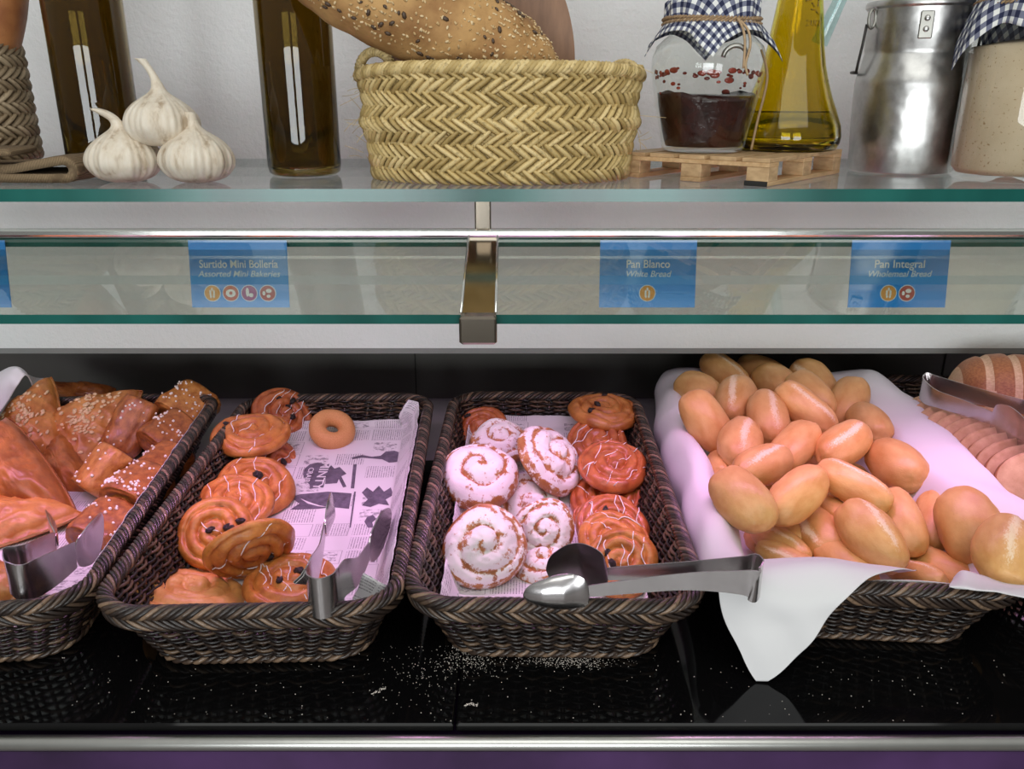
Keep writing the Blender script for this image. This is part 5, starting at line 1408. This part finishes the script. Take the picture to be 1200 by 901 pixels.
mb = MB(); mb.tube([(-.0585*k, -.011, .145*k), (-.0592*k, -.008, .125*k), (-.0592*k, -.002, .108*k)]+[(-.0592*k*math.cos(PI*t), .0+.066*k*math.sin(PI*t), .100*k) for t in [i/24 for i in range(25)]]+[(.0592*k, -.002, .108*k), (.0592*k, -.008, .125*k), (.0585*k, -.011, .145*k)], .0015, 8); obj('wire_bail', mb, ch, MAT['iron'])
# ---- flour jar
pf = Vector((.5015, .872, ZS)); fj = thing('flour_jar', 'tall glass jar of wholemeal flour with gingham cover at the right frame edge', 'jar', pf+Vector((0, 0, .0003)))
fo = [(0, .003), (.050, .0), (.0545, .002), (.0565, .008), (.0565, .135), (.055, .148), (.050, .158), (.048, .162), (.048, .186)]
mb = MB(); mb.lathe(fo, 64); obj('glass', mb, fj, MAT['jar'])
mb = MB(); mb.lathe([(0, .006), (.048, .006), (.0538, .012), (.0538, .126), (.0530, .1285), (.03, .131), (0, .133)], 64)
for v in mb.v:
    if v.z > .12: v.z += v.x*.08
obj('flour', mb, fj, MAT['flour'])
mb = MB(); mb.lathe([(0, .187), (.050, .187), (.051, .189), (.051, .199), (.05, .2005), (0, .2005)], 48); obj('lid', mb, fj, MAT['satin'])
gingham(fj, .0516, .2012, .168, .118, 4.0, .75, flare=.35, clear=lambda z: interp(fo, z))
twine(fj, .0545, .160, 0, [[(-.02, -.052, .161), (-.03, -.056, .152), (-.028, -.058, .142)]])
# ---- seagrass vase, loaf end, burlap
pv = floor_pt(-8, .92, ZS+.016); vz = thing('seagrass_vase', 'grey brown plaited seagrass pot at the left frame edge', 'pot', pv)
def vprof(t): return 1.0-.02*t-.22*max(0, t-.8)**1.0
plait(vz, .044, .044, .0005, .125, 0, 11, 'seagrass', prof=vprof, per=.0095, wid=.0105, thick=.0024, seed=4)
mb = MB(); rg_ = [(0, .002), (.043, .002)]+[(.043*vprof(t)-.0006, .002+.122*t) for t in [i/10 for i in range(11)]]+[(.043*vprof(t)-.004, .002+.122*t) for t in [i/10 for i in range(10, -1, -1)]]+[(0, .005)]
mb.lathe(rg_, 48); obj('inner_wall', mb, vz, MAT['seagrass'])
mb = MB()
for i in range(60):
    pass
nu, nv = 40, 28; vs = []; fs = []
for i in range(nu):
    t = -1+2*i/(nu-1); e = max(0, 1-abs(t)**2.4)**.5
    for q in range(nv):
        a = 2*PI*q/nv; vs.append(Vector((e*math.cos(a)*.030, e*math.sin(a)*.030, t*.09))*(1+.04*nz((math.cos(a), math.sin(a), t*3), 1.5)))
for i in range(nu-1):
    for q in range(nv): fs.append((i*nv+q, i*nv+(q+1) % nv, (i+1)*nv+(q+1) % nv, (i+1)*nv+q))
mb.add(vs, fs); o = obj('rustic_loaf', mb, None, MAT['crust']); o.matrix_world = Matrix.Translation(pv+Vector((.036, 0, .165))) @ Matrix.Rotation(math.radians(16), 4, 'Y'); tag(o, 'brown loaf end standing in the seagrass pot', 'bread')
mb = MB(); path = []
def bl(u, v):
    # folded strip: lower layer, loop at the right end, upper layer
    s = u; y = .0+v*.075
    if s < .42: x, z = -.10+.155*s/.42, .0050
    elif s < .58: a = -PI/2+PI*(s-.42)/.16; x, z = .055+.0085*math.cos(a), .0132+.0082*math.sin(a)
    else: k = (s-.58)/.42; x, z = .055-.155*k, .0214-.0078*min(1, k/.30)+.001*math.sin(k*9)
    return Vector((x, y, z))+Vector((nz((x, y, z), 30, 3), nz((x, y, z), 30, 5)*.4, nz((x, y, z), 40, 9)*.35))*.0025
mb.grid(bl, 90, 20)
for v in mb.v: v.z = max(v.z, .0046)
pb_ = floor_pt(10, .822); o = obj('burlap_cloth', mb, None, MAT['burlap'], loc=pb_+Vector((0, 0, .0005))); sd = o.modifiers.new('t', 'SOLIDIFY'); sd.thickness = .0082; sd.offset = 0
tag(o, 'folded burlap cloth under the seagrass pot at the shelf front', 'cloth')
mb = MB(); mb.box((0, 0, .0), (.075, .05, .007), bev=.0025)
for v in mb.v: v += Vector((nz(v, 60), nz(v, 60, 2), nz(v, 60, 4)))*.0015
pr2 = floor_pt(-17, .832, ZS+.030); o = obj('burlap_fold', mb, None, MAT['burlap'], loc=pr2); tag(o, 'small rolled burlap piece on top of the folded cloth', 'cloth')
# ================================================================= LIGHT
for o in list(SC.objects):
    if o.parent is None and o.type in {'MESH', 'EMPTY'}: o.location.z += EYE
def area(name, loc, target, sx, sy, power, col):
    l = bpy.data.lights.new(name, 'AREA'); l.shape = 'RECTANGLE'; l.size = sx; l.size_y = sy; l.energy = power; l.color = col
    o = bpy.data.objects.new(name, l); COL.objects.link(o); o.location = loc
    o.rotation_euler = (Vector(target)-Vector(loc)).to_track_quat('-Z', 'Y').to_euler(); return o
E_ = EYE
area('ceiling_light', (.1, -.6, E_+1.35), (.0, .9, E_-.1), 2.4, 1.2, 19, (.98, 1.0, .96))
area('window_light', (-.95, -2.6, E_-.28), (-.95, .9, E_-.27), 1.30, .95, 36, (.93, .98, 1.0))
area('window_light', (.62, -2.6, E_-.28), (.62, .9, E_-.27), 1.05, .95, 29, (.93, .98, 1.0))
ls = area('lamp_strip', (0, .824, E_-.1392), (0, .85, E_-.6), 2.8, .010, 3.3, (1.0, .44, .95)); ls.data.spread = math.radians(112)
W = bpy.data.worlds.new('room'); SC.world = W; W.use_nodes = True; nt = W.node_tree; nt.nodes.clear()
wo = nt.nodes.new('ShaderNodeOutputWorld'); bg = nt.nodes.new('ShaderNodeBackground'); tc = nt.nodes.new('ShaderNodeTexCoord')
sp = nt.nodes.new('ShaderNodeSeparateXYZ'); L(nt, tc.outputs['Generated'], sp.inputs[0])
col = ramp(nt, mth(nt, 'MULTIPLY_ADD', sp.outputs[2], .5, .5), [(0, (.10, .09, .085)), (.40, (.20, .19, .18)), (.55, (.42, .42, .41)), (.75, (.78, .78, .76)), (1, (.9, .9, .88))])
L(nt, col, bg.inputs['Color']); bg.inputs['Strength'].default_value = .50; L(nt, bg.outputs[0], wo.inputs['Surface'])
# ================================================================= CAMERA
cam = bpy.data.cameras.new('camera'); co_ = bpy.data.objects.new('camera', cam); COL.objects.link(co_); SC.camera = co_
cam.sensor_width = 36; cam.lens = F/1200*36; cam.clip_start = .01
co_.location = (0, 0, EYE); co_.rotation_euler = (PI/2-TH, 0, 0)
SC.view_settings.view_transform = 'Standard'; SC.view_settings.look = 'None'; SC.view_settings.gamma = 1; SC.view_settings.exposure = 0.0
SC.view_settings.use_curve_mapping = False
cy = SC.cycles; cy.use_denoising = True; cy.max_bounces = 14; cy.transparent_max_bounces = 24; cy.caustics_reflective = False; cy.caustics_refractive = False
cy.sample_clamp_indirect = 6
